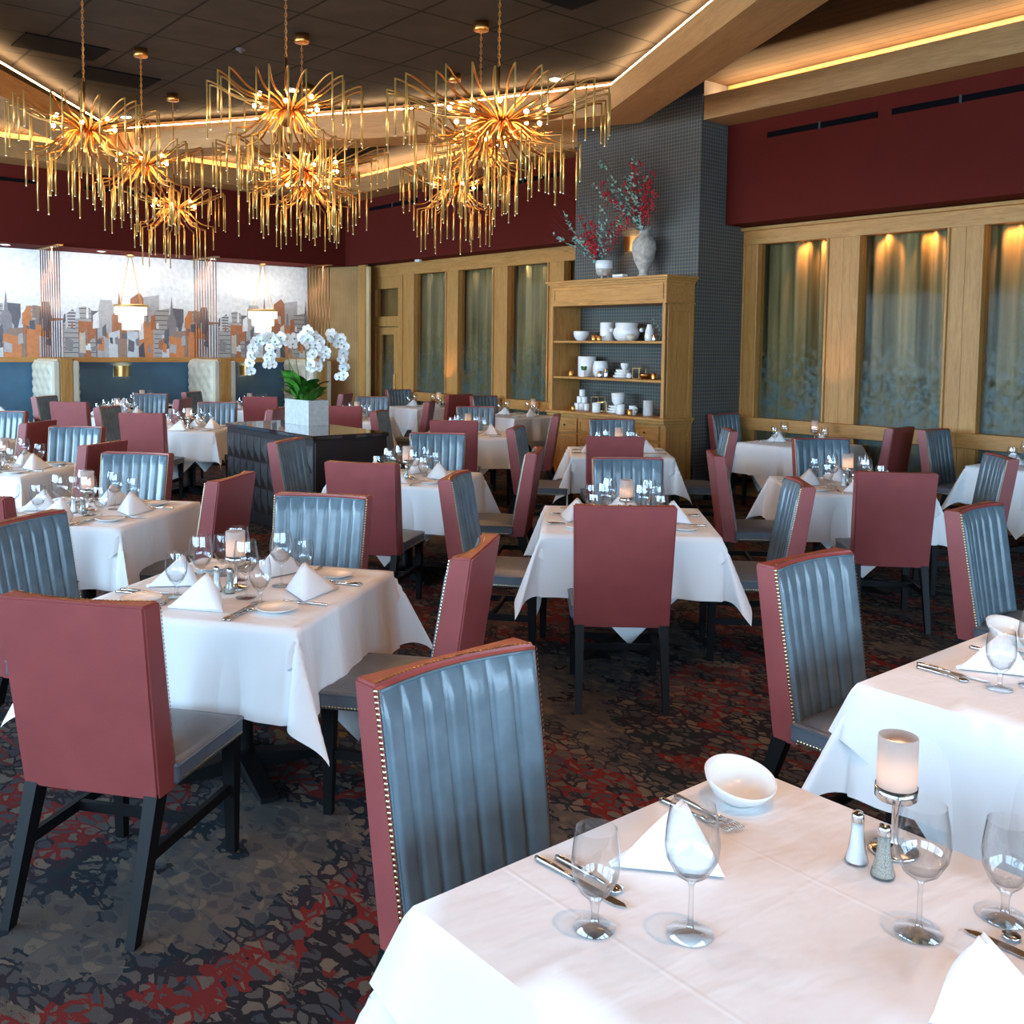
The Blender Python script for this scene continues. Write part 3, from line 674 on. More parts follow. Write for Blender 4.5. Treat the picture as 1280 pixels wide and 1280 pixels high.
# ------------------------------------------------------------------ dining chair
def make_chair():
    t = thing('dining_chair', '', 'chair', group='upholstered dining chairs')
    H0, H1 = .39, 1.0
    def yr(z): return .085*(1-((z-H0)/(H1-H0)))**1.0 if z < H1 else 0
    def hw(z): return .232+.014*(z-H0)/(H1-H0)
    def yf(u, z):
        th = .105-.02*(z-H0)/(H1-H0)
        return yr(z)+th-(.042*(1-u*u))
    bm = bmesh.new(); nu, nv = 12, 8; F, Bk = [], []
    for j in range(nv+1):
        z = H0+(H1-H0)*j/nv; F.append([]); Bk.append([])
        for i in range(nu+1):
            u = -1+2*i/nu; x = u*hw(z)
            F[-1].append(bm.verts.new((x, yf(u, z), z))); Bk[-1].append(bm.verts.new((x, yr(z), z)))
    for j in range(nv):
        for i in range(nu):
            bm.faces.new((F[j][i], F[j+1][i], F[j+1][i+1], F[j][i+1])).smooth = True
            bm.faces.new((Bk[j][i], Bk[j][i+1], Bk[j+1][i+1], Bk[j+1][i]))
        bm.faces.new((F[j][0], Bk[j][0], Bk[j+1][0], F[j+1][0])); bm.faces.new((F[j][nu], F[j+1][nu], Bk[j+1][nu], Bk[j][nu]))
    for i in range(nu):
        bm.faces.new((F[nv][i], Bk[nv][i], Bk[nv][i+1], F[nv][i+1])); bm.faces.new((F[0][i], F[0][i+1], Bk[0][i+1], Bk[0][i]))
    bmesh.ops.recalc_face_normals(bm, faces=bm.faces[:])
    es = [e for e in bm.edges if len(e.link_faces) == 2 and e.calc_face_angle(0) > .9]
    bmesh.ops.bevel(bm, geom=es, offset=.007, segments=2, affect='EDGES')
    obj('backrest', bm, M['maroon'], t)
    # channelled front
    bm = bmesh.new(); NC = 7; nu = NC*10; nv = 16; g = []
    for j in range(nv+1):
        z = .46+(.988-.46)*j/nv; g.append([])
        for i in range(nu+1):
            u = (-1+2*i/nu)*.955; tt = (i/nu*NC) % 1
            bul = 1-abs(2*tt-1)**5
            e = min(1, (nv-j)/1.5)
            edge = 0 if i in (0, nu) else 1
            g[-1].append(bm.verts.new((u*hw(z), yf(u, z)+(.0015 if not edge or j == nv else (.003+.016*bul*e)), z)))
    for j in range(nv):
        for i in range(nu):
            bm.faces.new((g[j][i], g[j+1][i], g[j+1][i+1], g[j][i+1])).smooth = True
    for sgn in (-1, 1): tube(bm, [(sgn*.945*hw(z), yf(.945, z)+.004, z) for z in [.46+.0525*k for k in range(11)]], .0045, 5)
    tube(bm, [(u*hw(.985), yf(u, .985)+.004, .985) for u in [-.945+.189*k for k in range(11)]], .0045, 5)
    obj('channelled_front', bm, M['blue'], t)
    # nailheads
    bm = bmesh.new()
    def nail(c, d):
        d = Vector(d).normalized(); a = d.cross(Vector((.3, .5, .8))).normalized(); b_ = a.cross(d); c = Vector(c)
        ring = [bm.verts.new(c+.0052*(cos(k*pi/3)*a+sin(k*pi/3)*b_)) for k in range(6)]
        top = bm.verts.new(c+d*.0035)
        for k in range(6): bm.faces.new((ring[k], ring[(k+1) % 6], top)).smooth = True
    z = .40
    while z < .99:
        for s in (-1, 1): nail((s*(hw(z)-.0015), yf(1, z)-.0015, z), (s, 1, 0))
        z += .0125
    x = -.235
    while x < .236: u = x/.246; nail((x, yf(u, 1)-.011, 1.0005), (0, 0, 1)); x += .0125
    y = .2
    while y < .57:
        for s in (-1, 1): nail((s*.2465, y, .418), (s, 0, 0))
        y += .0125
    x = -.235
    while x < .236: nail((x, .5805, .418), (0, 1, 0)); x += .0125
    obj('nailhead_trim', bm, M['nail'], t)
    # seat
    bm = bmesh.new(); box(bm, -.245, .245, .165, .58, .405, .475, bev=.012)
    nu = 10; g = []
    for i in range(nu+1):
        g.append([])
        for j in range(nu+1):
            u, v = -1+2*i/nu, -1+2*j/nu
            e = (1-abs(u)**6)*(1-abs(v)**6)
            g[-1].append(bm.verts.new((u*.246, .372+v*.209, .462+.034*e)))
    for i in range(nu):
        for j in range(nu): bm.faces.new((g[i][j], g[i+1][j], g[i+1][j+1], g[i][j+1])).smooth = True
    tube(bm, [(-.245, .17, .466), (-.245, .575, .466), (-.235, .581, .466), (.235, .581, .466), (.245, .575, .466), (.245, .17, .466)], .005, 5)
    obj('seat', bm, M['seat'], t)
    for s in (-1, 1):
        obj('leg', B(lambda m: taper(m, (s*.205, .115, .41), (.022, .03), (s*.21, -.02, 0), (.015, .018))), M['black'], t)
        obj('leg', B(lambda m: taper(m, (s*.215, .545, .41), (.024, .024), (s*.215, .55, 0), (.016, .016))), M['black'], t)
        obj('stretcher', B(lambda m: box(m, s*.21-.01, s*.21+.01, .06, .54, .21, .245)), M['black'], t)
    obj('stretcher', B(lambda m: box(m, -.21, .21, .3, .32, .212, .243)), M['black'], t)
    return t
chair = make_chair()

# ------------------------------------------------------------------ tables and cloths
def make_table(h=.745, top=.9):
    t = thing('pedestal_table', '', 'table', group='pedestal dining tables')
    obj('tabletop', B(lambda m: box(m, -top/2, top/2, -top/2, top/2, h-.035, h, bev=.006)), M['black'], t)
    obj('column', B(lambda m: lathe(m, [(.0, .05), (.05, .05), (.04, .1), (.04, h-.06), (.12, h-.036), (0, h-.036)], 16)), M['black'], t)
    def feet(m):
        for k in range(4):
            a = k*pi/2+pi/4
            P, Q = Vector((.03*cos(a), .03*sin(a), .075)), Vector((.36*cos(a), .36*sin(a), .02))
            n = Vector((-sin(a), cos(a), 0))*.035
            vs = [m.verts.new(v) for v in (P-n, P+n, Q+n, Q-n)]; w_ = [m.verts.new((v.co.x, v.co.y, .0)) for v in vs]
            m.faces.new(vs); m.faces.new(w_[::-1])
            for i in range(4): m.faces.new((vs[i], w_[i], w_[(i+1) % 4], vs[(i+1) % 4]))
    obj('base', B(feet), M['black'], t)
    return t
table = make_table(); 
def cloth_mesh(hx, hy, over, seed, z0=.752):
    rg = random.Random(seed); ph = [rg.uniform(0, 6) for _ in range(8)]
    bm = bmesh.new()
    na, no = 28, 12
    def ax(h): 
        c = [-h-over+over*k/no for k in range(no)]+[-h+2*h*k/na for k in range(na+1)]+[h+over*(k+1)/no for k in range(no)]
        return c
    X, Y = ax(hx), ax(hy); g = []
    fl = rg.uniform(.05, .11)
    for x in X:
        g.append([])
        for y in Y:
            dx, dy = max(0, abs(x)-hx), max(0, abs(y)-hy); sx, sy = (1 if x > 0 else -1), (1 if y > 0 else -1)
            if dx == 0 and dy == 0: v = (x, y, z0)
            elif dy == 0 or dx == 0:
                d = dx+dy; s_ = y if dy == 0 else x; i_ = (0 if sx > 0 else 1) if dy == 0 else (2 if sy > 0 else 3); hh = hy if dy == 0 else hx
                rip = (.017*sin(s_*15+ph[i_])+.011*sin(s_*29+ph[i_+4]))*min(1, d/over*1.2)
                near = max(0, 1-(hh-abs(s_))/.16)
                o_ = .006+fl*d+rip*(1-near)+.05*near*d
                rd = min(d, .02)
                z = z0-max(0, d*.985-.004)
                if dy == 0: v = (sx*(hx+o_), y, z)
                else: v = (x, sy*(hy+o_), z)
            else:
                rho = math.hypot(dx, dy); th = math.atan2(dy, dx); k = sin(2*th)
                lim = over*1.33
                out_ = .006+fl*rho+.34*rho*k**1.3
                fold = .045*rho/over*sin(6*th+ph[(0 if sx > 0 else 1)])*k
                ex = cos(th)*out_ if th < pi/4 else out_*cos(th)
                # ear of cloth along the diagonal; edges meet the hanging sides
                a_, b_ = (out_*(cos(th)**.9)), (out_*(sin(th)**.9))
                v = (sx*(hx+a_*1.0+fold*.5), sy*(hy+b_*1.0-fold*.5), z0-rho*(.975-.10*k))
            g[-1].append(bm.verts.new(v))
    for i in range(len(X)-1):
        for j in range(len(Y)-1):
            f = bm.faces.new((g[i][j], g[i+1][j], g[i+1][j+1], g[i][j+1])); f.smooth = True
    bmesh.ops.recalc_face_normals(bm, faces=bm.faces[:])
    return bm
def under_mesh(hx, hy, drop, seed, top=False):
    """cloth laid at 45 degrees: a long point on each side, a short ear at each table corner"""
    bm = bmesh.new(); z0 = .752 if top else .7475
    rg = random.Random(seed); e_ = .014 if top else 0
    k_ = 10 if top else 1
    g = [[bm.verts.new((-hx-e_*.6+2*(hx+e_*.6)*i/k_, -hy-e_*.6+2*(hy+e_*.6)*j/k_, z0)) for j in range(k_+1)] for i in range(k_+1)]
    for i in range(k_):
        for j in range(k_): bm.faces.new((g[i][j], g[i+1][j], g[i+1][j+1], g[i][j+1])).smooth = True
    for k in range(4):
        a = k*pi/2; h = hy if k % 2 == 0 else hx; w_ = hx if k % 2 == 0 else hy; ph = rg.uniform(0, 6)
        n = 20
        cols = []
        for i in range(n+1):
            s_ = -w_+2*w_*i/n; dmax = drop-abs(s_)*(drop-(.15 if top else .10))/w_; c_ = []
            near = max(0, 1-(w_-abs(s_))/.14)**2
            for j in range(9):
                d = dmax*j/8; o_ = e_*min(1, d/.02)+e_*.6*(j == 0)+.022*d/drop*sin(s_*13+ph)*(1-near)+.04*d+near*(.30*d)
                ss = s_*(1+o_/w_*near)
                x, y = ss, -(h+o_); c_.append(bm.verts.new((x*cos(a)-y*sin(a), x*sin(a)+y*cos(a), z0-d)))
            cols.append(c_)
        for i in range(n):
            for j in range(8): bm.faces.new((cols[i][j], cols[i+1][j], cols[i+1][j+1], cols[i][j+1])).smooth = True
    bmesh.ops.remove_doubles(bm, verts=bm.verts[:], dist=.003)
    return bm

# ------------------------------------------------------------------ tableware
def make_goblet():
    bm = bmesh.new()
    lathe(bm, [(0, .004), (.036, .001), (.037, .003), (.008, .009), (.006, .025), (.008, .042), (.012, .052), (.028, .068), (.040, .094), (.0425, .120), (.040, .150), (.036, .178)], 24)
    lathe(bm, [(0, .056), (.024, .069), (.037, .094)], 24)
    return tag(obj('water_goblet', bm, M['glass']), '', 'glass', 'water goblets')
def make_wine():
    bm = bmesh.new()
    lathe(bm, [(0, .005), (.039, .001), (.040, .003), (.007, .009), (.0045, .02), (.004, .085), (.008, .094), (.030, .110), (.045, .138), (.0475, .162), (.044, .195), (.038, .228)], 24)
    lathe(bm, [(0, .098), (.026, .112), (.041, .136)], 24)
    return tag(obj('wine_glass', bm, M['glass']), '', 'glass', 'wine glasses')
def make_napkin():
    bm = bmesh.new()
    def sheet(off, s, lean):
        # a folded triangle standing open like a tent
        A, B_, C_, D_ = Vector((-.115*s, -.05+off, .004)), Vector((.115*s, -.05+off, .004)), Vector((0, .03+off+lean, .125*s)), Vector((0, .125+off, .004))
        for T in ((A, B_, C_), (B_, D_, C_), (D_, A, C_)):
            n = 7; rows = []
            nn = (T[1]-T[0]).cross(T[2]-T[0]).normalized()
            for i in range(n+1):
                rows.append([])
                for j in range(n+1-i):
                    a, b_ = i/n, j/n; p = T[0]*(1-a-b_)+T[1]*b_+T[2]*a
                    bl = 27*a*b_*(1-a-b_); rows[-1].append(bm.verts.new(p+nn*.009*bl))
            for i in range(n):
                for j in range(n-i):
                    bm.faces.new((rows[i][j], rows[i][j+1], rows[i+1][j])).smooth = True
                    if j < n-i-1: bm.faces.new((rows[i][j+1], rows[i+1][j+1], rows[i+1][j])).smooth = True
    sheet(0, 1, 0); sheet(.004, .97, .006)
    for k in range(3): tube(bm, [(-.114, -.052-.002*k, .003+.003*k), (.114, -.052-.002*k, .003+.003*k)], .0022, 5)
    bmesh.ops.remove_doubles(bm, verts=bm.verts[:], dist=.0004)
    return tag(obj('folded_napkin', bm, M['napkin']), '', 'napkin', 'folded napkins')
def make_plate():
    return tag(obj('bread_plate', B(lambda m: lathe(m, [(0, .002), (.045, .001), (.05, .004), (.078, .015), (.08, .017), (.078, .018), (.052, .009), (0, .007)], 32)), M['white']), '', 'plate', 'white bread plates')
def blade(bm, y0, y1, w_, z=.003, tip=True, mi=0):
    pts = [(-w_*.5, y0), (w_*.5, y0), (w_*.6, (y0+y1)/2), (w_*.45, y1-.02), (-w_*.1, y1), (-w_*.5, y1-.012)]
    a = [bm.verts.new((x, y, z)) for x, y in pts]; b_ = [bm.verts.new((x, y, z-.0015)) for x, y in pts]
    bm.faces.new(a); bm.faces.new(b_[::-1])
    for i in range(len(pts)): j = (i+1) % len(pts); bm.faces.new((a[i], b_[i], b_[j], a[j]))
def handle(bm, y0, y1):
    P = [(0, y0, .004), (0, y0+.01, .0045), (0, (y0+y1)/2, .005), (0, y1, .004)]
    tube(bm, P, [.005, .0065, .0055, .0032], 8)
def make_knife(): return tag(obj('table_knife', B(lambda m: (handle(m, -.115, -.01), blade(m, -.012, .115, .017))), M['steel']), '', 'knife', 'table knives')
def make_fork():
    def f(m):
        handle(m, -.10, 0); tube(m, [(0, 0, .004), (0, .03, .004)], [.003, .008], 6)
        for k in range(4): tube(m, [(-.009+.006*k, .028, .004), (-.0095+.0063*k, .06, .008), (-.009+.006*k, .088, .006)], .0014, 5)
    return tag(obj('dinner_fork', B(f), M['steel']), '', 'fork', 'dinner forks')
def make_spoon():
    def f(m):
        handle(m, -.10, 0); tube(m, [(0, 0, .004), (0, .03, .003)], [.003, .004], 6); ball(m, (0, .052, .005), .017, sz=.25)
        
    return tag(obj('spoon', B(f), M['steel']), '', 'spoon', 'spoons')
def make_shaker(nm, mt):
    t = thing(nm, '', 'shaker', group=nm+'s on the tables')
    obj('glass_body', B(lambda m: lathe(m, [(0, 0), (.022, 0), (.023, .006), (.016, .03), (.012, .065), (.012, .085)], 20)), M['glass'], t)
    obj('filling', B(lambda m: lathe(m, [(0, .004), (.02, .004), (.0205, .008), (.0145, .03), (.011, .06), (.0105, .078), (0, .078)], 16)), M[mt], t)
    obj('cap', B(lambda m: lathe(m, [(.0125, .083), (.0125, .094), (.010, .101), (0, .104)], 16)), M['steel'], t)
    return t
def make_candle():
    t = thing('candle_lamp', '', 'candle lamp', group='candle lamps on the tables')
    obj('foot', B(lambda m: lathe(m, [(0, 0), (.048, 0), (.05, .003), (.045, .007), (.012, .012), (.007, .02), (.0065, .10), (.012, .108), (0, .108)], 24)), M['steel'], t)
    obj('cup', B(lambda m: lathe(m, [(0, .108), (.037, .108), (.041, .112), (.041, .135), (.039, .135), (.039, .114), (0, .112)], 24)), M['steel'], t)
    obj('glass_shade', B(lambda m: lathe(m, [(0, .116), (.038, .116), (.0385, .122), (.0385, .235), (.0365, .236), (.0365, .125)], 28)), M['frost'], t)
    obj('flame', B(lambda m: ball(m, (0, 0, .165), .007, sz=1.8)), M['flame'], t)
    obj('candle', B(lambda m: lathe(m, [(0, .125), (.02, .125), (.02, .15), (0, .15)], 14)), M['white'], t)
    l = bpy.data.lights.new('candle_glow', 'POINT'); l.energy = 24; l.color = (1, .58, .32); l.shadow_soft_size = .012
    o = bpy.data.objects.new('candle_glow', l); col.objects.link(o); o.parent = t; o.location = (0, 0, .175)
    return t
goblet, wine, napkin, plate, knife, fork, spoon = make_goblet(), make_wine(), make_napkin(), make_plate(), make_knife(), make_fork(), make_spoon()
salt, pepper, candle = make_shaker('salt_shaker', 'salt'), make_shaker('pepper_shaker', 'pepper'), make_candle()

# ------------------------------------------------------------------ layout: tables, then chairs
SEATN = ['near', 'right', 'far', 'left']
ZT = .7535
def setting(cx, cy, rot, hy, hx, s, td, full, rg, skip=()):
    a = rot+s*pi/2; h = (hy, hx, hy, hx)[s]
    def put(x, y): # place frame: origin at the table edge, +y to the centre
        X, Y = x, y-h
        return (cx+X*cos(a)-Y*sin(a), cy+X*sin(a)+Y*cos(a), ZT)
    nm = SEATN[s]
    j = lambda k=.008: rg.uniform(-k, k)
    ja = lambda k=6: R(rg.uniform(-k, k))
    def go(o, x, y, r, lab):
        if o not in skip: place(o, put(x+j(), y+j()), a+r, lab)
    go(napkin, 0, .17, ja(14), 'white tented napkin, %s seat, %s' % (nm, td))
    go(goblet, .19, .285, 0, 'short water goblet, %s seat, %s' % (nm, td))
    go(wine, .09, .345, 0, 'tall wine glass, %s seat, %s' % (nm, td))
    go(plate, -.275, .175, 0, 'white bread plate, %s seat, %s' % (nm, td))
    if full:
        go(knife, .17, .135, ja(3), 'steel knife, %s seat, %s' % (nm, td))
        if full > 1:
            go(spoon, .198, .13, ja(3), 'steel spoon beside knife, %s seat, %s' % (nm, td))
        go(fork, -.15, .13, ja(3), 'steel fork, %s seat, %s' % (nm, td))
# name, centre, rotation deg, half x, half y, seats, cutlery level, candle offset, description
T = [
 ('T2', 1.705, 2.868, 40, .47, .44, (2, 0), 2, .37, 'table at the right edge behind the foreground'),
 ('T3', -1.093, 3.961, -14, .47, .47, (0, 1, 2, 3), 2, -.03, 'front left table'),
 ('T4', -2.50, 5.76, -8, .47, .47, (0, 1, 2, 3), 2, 0, 'second table on the left'),
 ('T4b', -4.0, 7.70, -8, .46, .46, (0, 1, 2, 3), 1, 0, 'third left table, cut by frame'),
 ('T5', .67, 5.68, -3, .48, .48, (0, 1, 2, 3), 2, 0, 'centre table'),
 ('T6', 1.03, 9.44, -1, .47, .47, (0, 1, 2, 3), 1, 0, 'table before the shelf cabinet'),
 ('T7', -.79, 7.44, -13, .46, .46, (0, 1, 2, 3), 1, 0, 'table just right of the dark console'),
 ('T8', 2.50, 7.27, -4, .48, .48, (0, 1, 2, 3), 1, 0, 'right middle table'),
 ('T9', 3.10, 10.55, 40, .46, .47, (2, 0), 1, .28, 'wall table beside the wallpapered column'),
 ('T10', 4.68, 8.60, 40, .46, .47, (2, 0), 1, .3, 'wall table at the right edge'),
 ('T12', -3.80, 11.55, -3, .47, .47, (0, 1, 2, 3), 0, 0, 'table behind the left end of the console'),
 ('T13', -5.40, 13.42, -3, .47, .47, (0, 1, 2, 3), 0, 0, 'far left table before the booths'),
 ('T14', -3.98, 15.2, 5, .47, .47, (0, 1, 3), 0, -.08, 'rear table behind the orchids'),
 ('T15', -2.10, 13.3, 2, .46, .46, (0, 1, 2), 0, 0, 'rear table right of the orchids'),
 ('T16', -1.45, 16.15, 40, .46, .47, (2, 0), 0, .3, 'rear wall table near the oak door'),
 ('T17', -.50, 11.2, 2, .47, .47, (0, 1, 2, 3), 0, 0, 'rear centre table behind the console table'),
 ('T18', .08, 14.37, 40, .46, .47, (2, 0), 0, .3, 'wall table left of the shelf cabinet'),
 ('T19', -5.43, 9.6, -4, .46, .46, (0, 1, 2, 3), 0, 0, 'leftmost table, mostly outside the frame'),
 ('T21', -7.05, 13.0, 40, .46, .46, (1,), 0, 0, 'booth table at the left edge'),
 ('T22', -5.96, 15.82, 40, .5, .42, (1, 3), 0, 0, 'booth table under the left pendant'),
]
def table_set(nm, cx, cy, rdeg, hx, hy, seats, full, co, td, seed):
    rot = R(rdeg); rg = random.Random(seed)
    t = place(table, (cx, cy, 0), rot, 'black pedestal under the cloths of the '+td)
    sw = nm in ('T1', 'T2')
    o = obj('tablecloth', cloth_mesh(hx, hy, .34, seed, .7475 if sw else .752), M['cloth'], loc=(cx, cy, 0), rz=rot)
    tag(o, ('white square undercloth of the ' if sw else 'white linen tablecloth over the ')+td, 'tablecloth', 'white tablecloths')
    o = obj('diagonal_tablecloth', under_mesh(hx, hy, .6 if sw else .58, seed+50, sw), M['cloth'], loc=(cx, cy, 0), rz=rot)
    tag(o, ('white overcloth laid diagonally on the ' if sw else 'white diagonal undercloth of the ')+td, 'tablecloth', 'white diagonal cloths')
    c = lambda x, y: (cx+x*cos(rot)-y*sin(rot), cy+x*sin(rot)+y*cos(rot), ZT)
    if nm != 'T1':
        for s in seats: setting(cx, cy, rot, hy, hx, s, td, full, rg)
        place(candle, c(co, 0), rot, 'frosted candle lamp on the '+td)
        k = -.07 if co < .2 else -.09
        place(salt, c(co-.045, k), rot, 'glass salt shaker with steel cap on the '+td)
        place(pepper, c(co+.02, k-.012), rot, 'glass pepper shaker with steel cap on the '+td)
    return c
for i, t_ in enumerate(T): table_set(*t_, seed=i+11)

# foreground table, laid out piece by piece
p0, q0 = -.95, 1.44; cx, cy, _ = Wd(p0, q0); td = 'foreground right table'
table_set('T1', cx, cy, 40, .47, .445, (), 2, 0, td, 99)
def fg(o, p, q, rz, lab, z=ZT): return place(o, Wd(p, q, z), rz, lab)
E2 = R(-50)      # direction of growing p
fg(goblet, -1.15, 1.165, 0, 'short clear water goblet beside the knives at the left seat of the '+td)
fg(wine, -1.035, 1.28, 0, 'tall clear wine glass before the tented napkin of the '+td)
fg(napkin, -1.235, 1.45, E2-pi/2+R(8), 'white tented napkin at the left seat of the '+td)
fg(knife, -1.27, 1.243, E2-pi/2+R(3), 'steel table knife nearer the corner at the left seat of the '+td)
fg(spoon, -1.262, 1.275, E2-pi/2+R(3), 'steel knife-side spoon at the left seat of the '+td)
fg(fork, -1.30, 1.62, E2-pi/2+R(2), 'steel fork left of the napkin at the left seat of the '+td)
fg(fork, -1.29, 1.65, E2-pi/2+R(-3), 'outer steel fork under the bowl rim at the left seat of the '+td)
bowl = tag(obj('bread_bowl', B(lambda m: lathe(m, [(0, .004), (.03, .002), (.034, .0), (.036, .004), (.06, .018), (.076, .045), (.079, .056), (.077, .057), (.072, .046), (.055, .022), (.03, .012), (0, .011)], 36)), M['white']), '', 'bowl')
for v_ in bowl.data.vertices:
    if v_.co.z > .006: v_.co.z += (v_.co.z-.006)*(-.45*v_.co.x+.9*v_.co.y)/.079*.38
place(bowl, Wd(-1.29, 1.755, ZT), 0, 'deep white bread bowl near the far corner of the '+td)
fg(salt, -.985, 1.72, 0, 'glass salt shaker with steel cap on the '+td)
fg(pepper, -.925, 1.712, 0, 'glass pepper shaker with steel cap on the '+td)
fg(candle, -.962, 1.82, 0, 'large frosted candle lamp on a steel stem on the '+td)
fg(wine, -.79, 1.59, 0, 'tall clear wine glass right of the shakers on the '+td)
fg(goblet, -.715, 1.75, 0, 'short clear water goblet cut by the frame on the '+td)
fg(knife, -.63, 1.665, E2+pi/2+R(2), 'steel table knife at the right seat of the '+td)
fg(spoon, -.63, 1.70, E2+pi/2, 'steel spoon at the right seat of the '+td)
fg(napkin, -.62, 1.50, E2+pi/2+R(70), 'white tented napkin at the right seat of the '+td)
# second bread bowl on the table behind
place(bowl, Wd(-1.44, 3.46, ZT+.004), 0, 'deep white bread bowl on the table at the right edge')

CH = [
 (-.17, 2.35, -48, 'nearest chair, blue front, tucked at the foreground right table'),
 (1.055, 3.586, -51, 'blue-fronted chair at the table on the right edge'),
 (2.24, 4.81, -48, 'blue-fronted chair alone at the right edge, third of the diagonal row'),
 (-1.28, 2.803, 77.2, 'maroon-backed chair on the near side of the front left table'),
 (-.087, 3.68, 168.8, 'maroon chair on the right side of the front left table'),
 (-.936, 4.956, -101, 'blue-fronted chair at the far side of the front left table'),
 (-2.127, 4.15, -14, 'blue-fronted chair left of the front left table, cut by frame'),
 (-1.545, 5.54, 171, 'maroon chair on the right side of the second left table'),
 (-2.55, 6.74, -98, 'blue-fronted chair at the far side of the second left table'),
 (-2.66, 4.69, 80, 'maroon-backed chair sliver at the left edge, near second left table'),
 (-3.01, 7.32, 167, 'maroon chair on the right side of the third left table'),
 (-3.87, 8.79, -95, 'blue-fronted chair at the far side of the third left table'),
 (-4.4, 9.2, 174, 'maroon chair on the right side of the leftmost table'),
 (-5.46, 10.6, -90, 'blue-fronted chair at the far side of the leftmost table'),
 (.547, 4.635, 89, 'maroon-backed chair on the near side of the centre table'),
 (-.375, 5.74, -10, 'blue-fronted chair on the left side of the centre table'),
 (1.70, 5.61, 175, 'grey-fronted chair on the right side of the centre table'),
 (.80, 6.81, -89, 'blue-fronted chair at the far side of the centre table'),
 (.886, 8.34, 91, 'maroon-backed chair at near side of the shelf cabinet table'),
 (1.06, 10.52, -87, 'blue-fronted chair at far side of the shelf cabinet table'),
 (-.01, 9.22, -12, 'narrow-looking maroon chair left of the shelf cabinet table'),
 (2.1, 9.25, 176, 'grey-fronted chair right of the shelf cabinet table'),
 (-.97, 6.24, 76.3, 'maroon-backed chair at near side of the console table'),
 (-.635, 8.57, -93, 'blue-fronted chair at far side of the console table'),
 (.215, 7.18, 172, 'maroon chair on the right side of the console table'),
 (-1.82, 7.72, -13, 'blue-fronted chair standing against the dark console'),
 (2.40, 6.07, 83, 'maroon-backed chair on the near side of the right middle table'),
 (2.66, 8.50, -85, 'blue-fronted chair at the far side of the right middle table'),
 (1.44, 7.12, -5, 'maroon chair on the left side of the right middle table'),
 (3.63, 7.17, 173, 'grey-fronted chair on the right side of the right middle table'),
 (2.465, 11.6, -52, 'blue-fronted chair beside the wallpapered column'),
 (3.90, 9.74, 134, 'maroon-backed chair at the wall table beside the column'),
 (4.10, 9.63, -50, 'blue-fronted chair against the glazed wall, right part'),
 (-3.96, 10.46, 87, 'maroon-backed chair near side, behind the left console end'),
 (-4.77, 11.46, -6, 'grey-fronted chair left of the table behind the console end'),
 (-3.8, 12.7, -82, 'blue-fronted chair far side of the table behind the console end'),
 (-2.72, 11.5, 176, 'maroon chair partly hidden behind the dark console'),
 (-5.55, 12.26, 84, 'maroon-backed chair on the near side of the far left table'),
 (-6.48, 13.52, -8, 'grey-fronted chair left of the far left table'),
 (-5.33, 14.55, -85, 'grey-fronted chair at far side of the far left table'),
 (-4.41, 13.3, 178, 'maroon chair on the right side of the far left table'),
 (-3.6, 14.02, 95, 'maroon-backed chair left of the concrete planter'),
 (-5.02, 15.25, -10, 'grey-fronted chair left of the rear booth table'),
 (-2.55, 15.3, 172, 'small maroon chair by the ribbed oak wall'),
 (-2.1, 12.1, 93, 'maroon-backed chair just right of the concrete planter'),
 (-2.06, 14.55, -86, 'grey-fronted chair at far side, right of the orchids'),
 (-1.08, 13.4, 175, 'maroon chair right of the table beyond the orchids'),
 (-2.0, 17.0, -50, 'grey-fronted chair in front of the oak door'),
 (-.80, 15.45, 132, 'maroon-backed chair before the second glass panel'),
 (-.59, 9.93, 89, 'maroon-backed chair near side of the rear centre table'),
 (-.46, 12.42, -86, 'blue-fronted chair far side of the rear centre table'),
 (-1.58, 11.33, -9, 'grey-fronted chair behind the right end of the console'),
 (.54, 11.0, 174, 'maroon chair right of the rear centre table'),
 (-.47, 15.15, -50, 'grey-fronted chair at the wall table left of the cabinet'),
 (-7.9, 14.05, -60, 'maroon chair sliver by the left booth'),
]
for x, y, phi, lab in CH: place(chair, (x, y, 0), R(phi-90), lab)
# ------------------------------------------------------------------ shelf cabinet (frame: x = q from the cabinet front, y = -p)
sh = thing('display_cabinet', 'oak display cabinet with open shelves of white pottery before the column', 'cabinet', Wd(-8.33, 8.42), A40)
hw_, dp = .955, .49
def P(nm, fn, mt='oak', par=None): return obj(nm, B(fn), M[mt], par or sh)
P('base', lambda m: (box(m, .03, dp, -hw_, hw_, .08, .90), box(m, 0, dp, -hw_-.015, hw_+.015, 0, .10, bev=.006)))
P('counter', lambda m: (box(m, -.05, dp, -hw_-.04, hw_+.04, .93, .965, bev=.01), box(m, -.02, dp, -hw_-.02, hw_+.02, .895, .93, bev=.008)), 'oakY')
def panel(m, x, y0, y1, z0, z1, w=.045):
    for a in ((y0, y1, z0, z0+w), (y0, y1, z1-w, z1), (y0, y0+w, z0+w, z1-w), (y1-w, y1, z0+w, z1-w)): box(m, x-.014, x+.02, *a, bev=.004)
    box(m, x-.002, x+.02, y0+w, y1-w, z0+w, z1-w)
n = 4; w_ = 2*(hw_-.06)/n
for i in range(n):
    y0 = -hw_+.06+w_*i+.015; y1 = y0+w_-.03
    d1 = P('drawer', lambda m: panel(m, .016, y0, y1, .70, .875, .03), 'oakY'); P('knob', lambda m: ball(m, (-.012, (y0+y1)/2, .79), .012), 'black', d1)
    d2 = P('door', lambda m: panel(m, .016, y0, y1, .14, .68)); P('knob', lambda m: ball(m, (-.012, y1-.05 if i % 2 else y0+.05, .48), .012), 'black', d2)
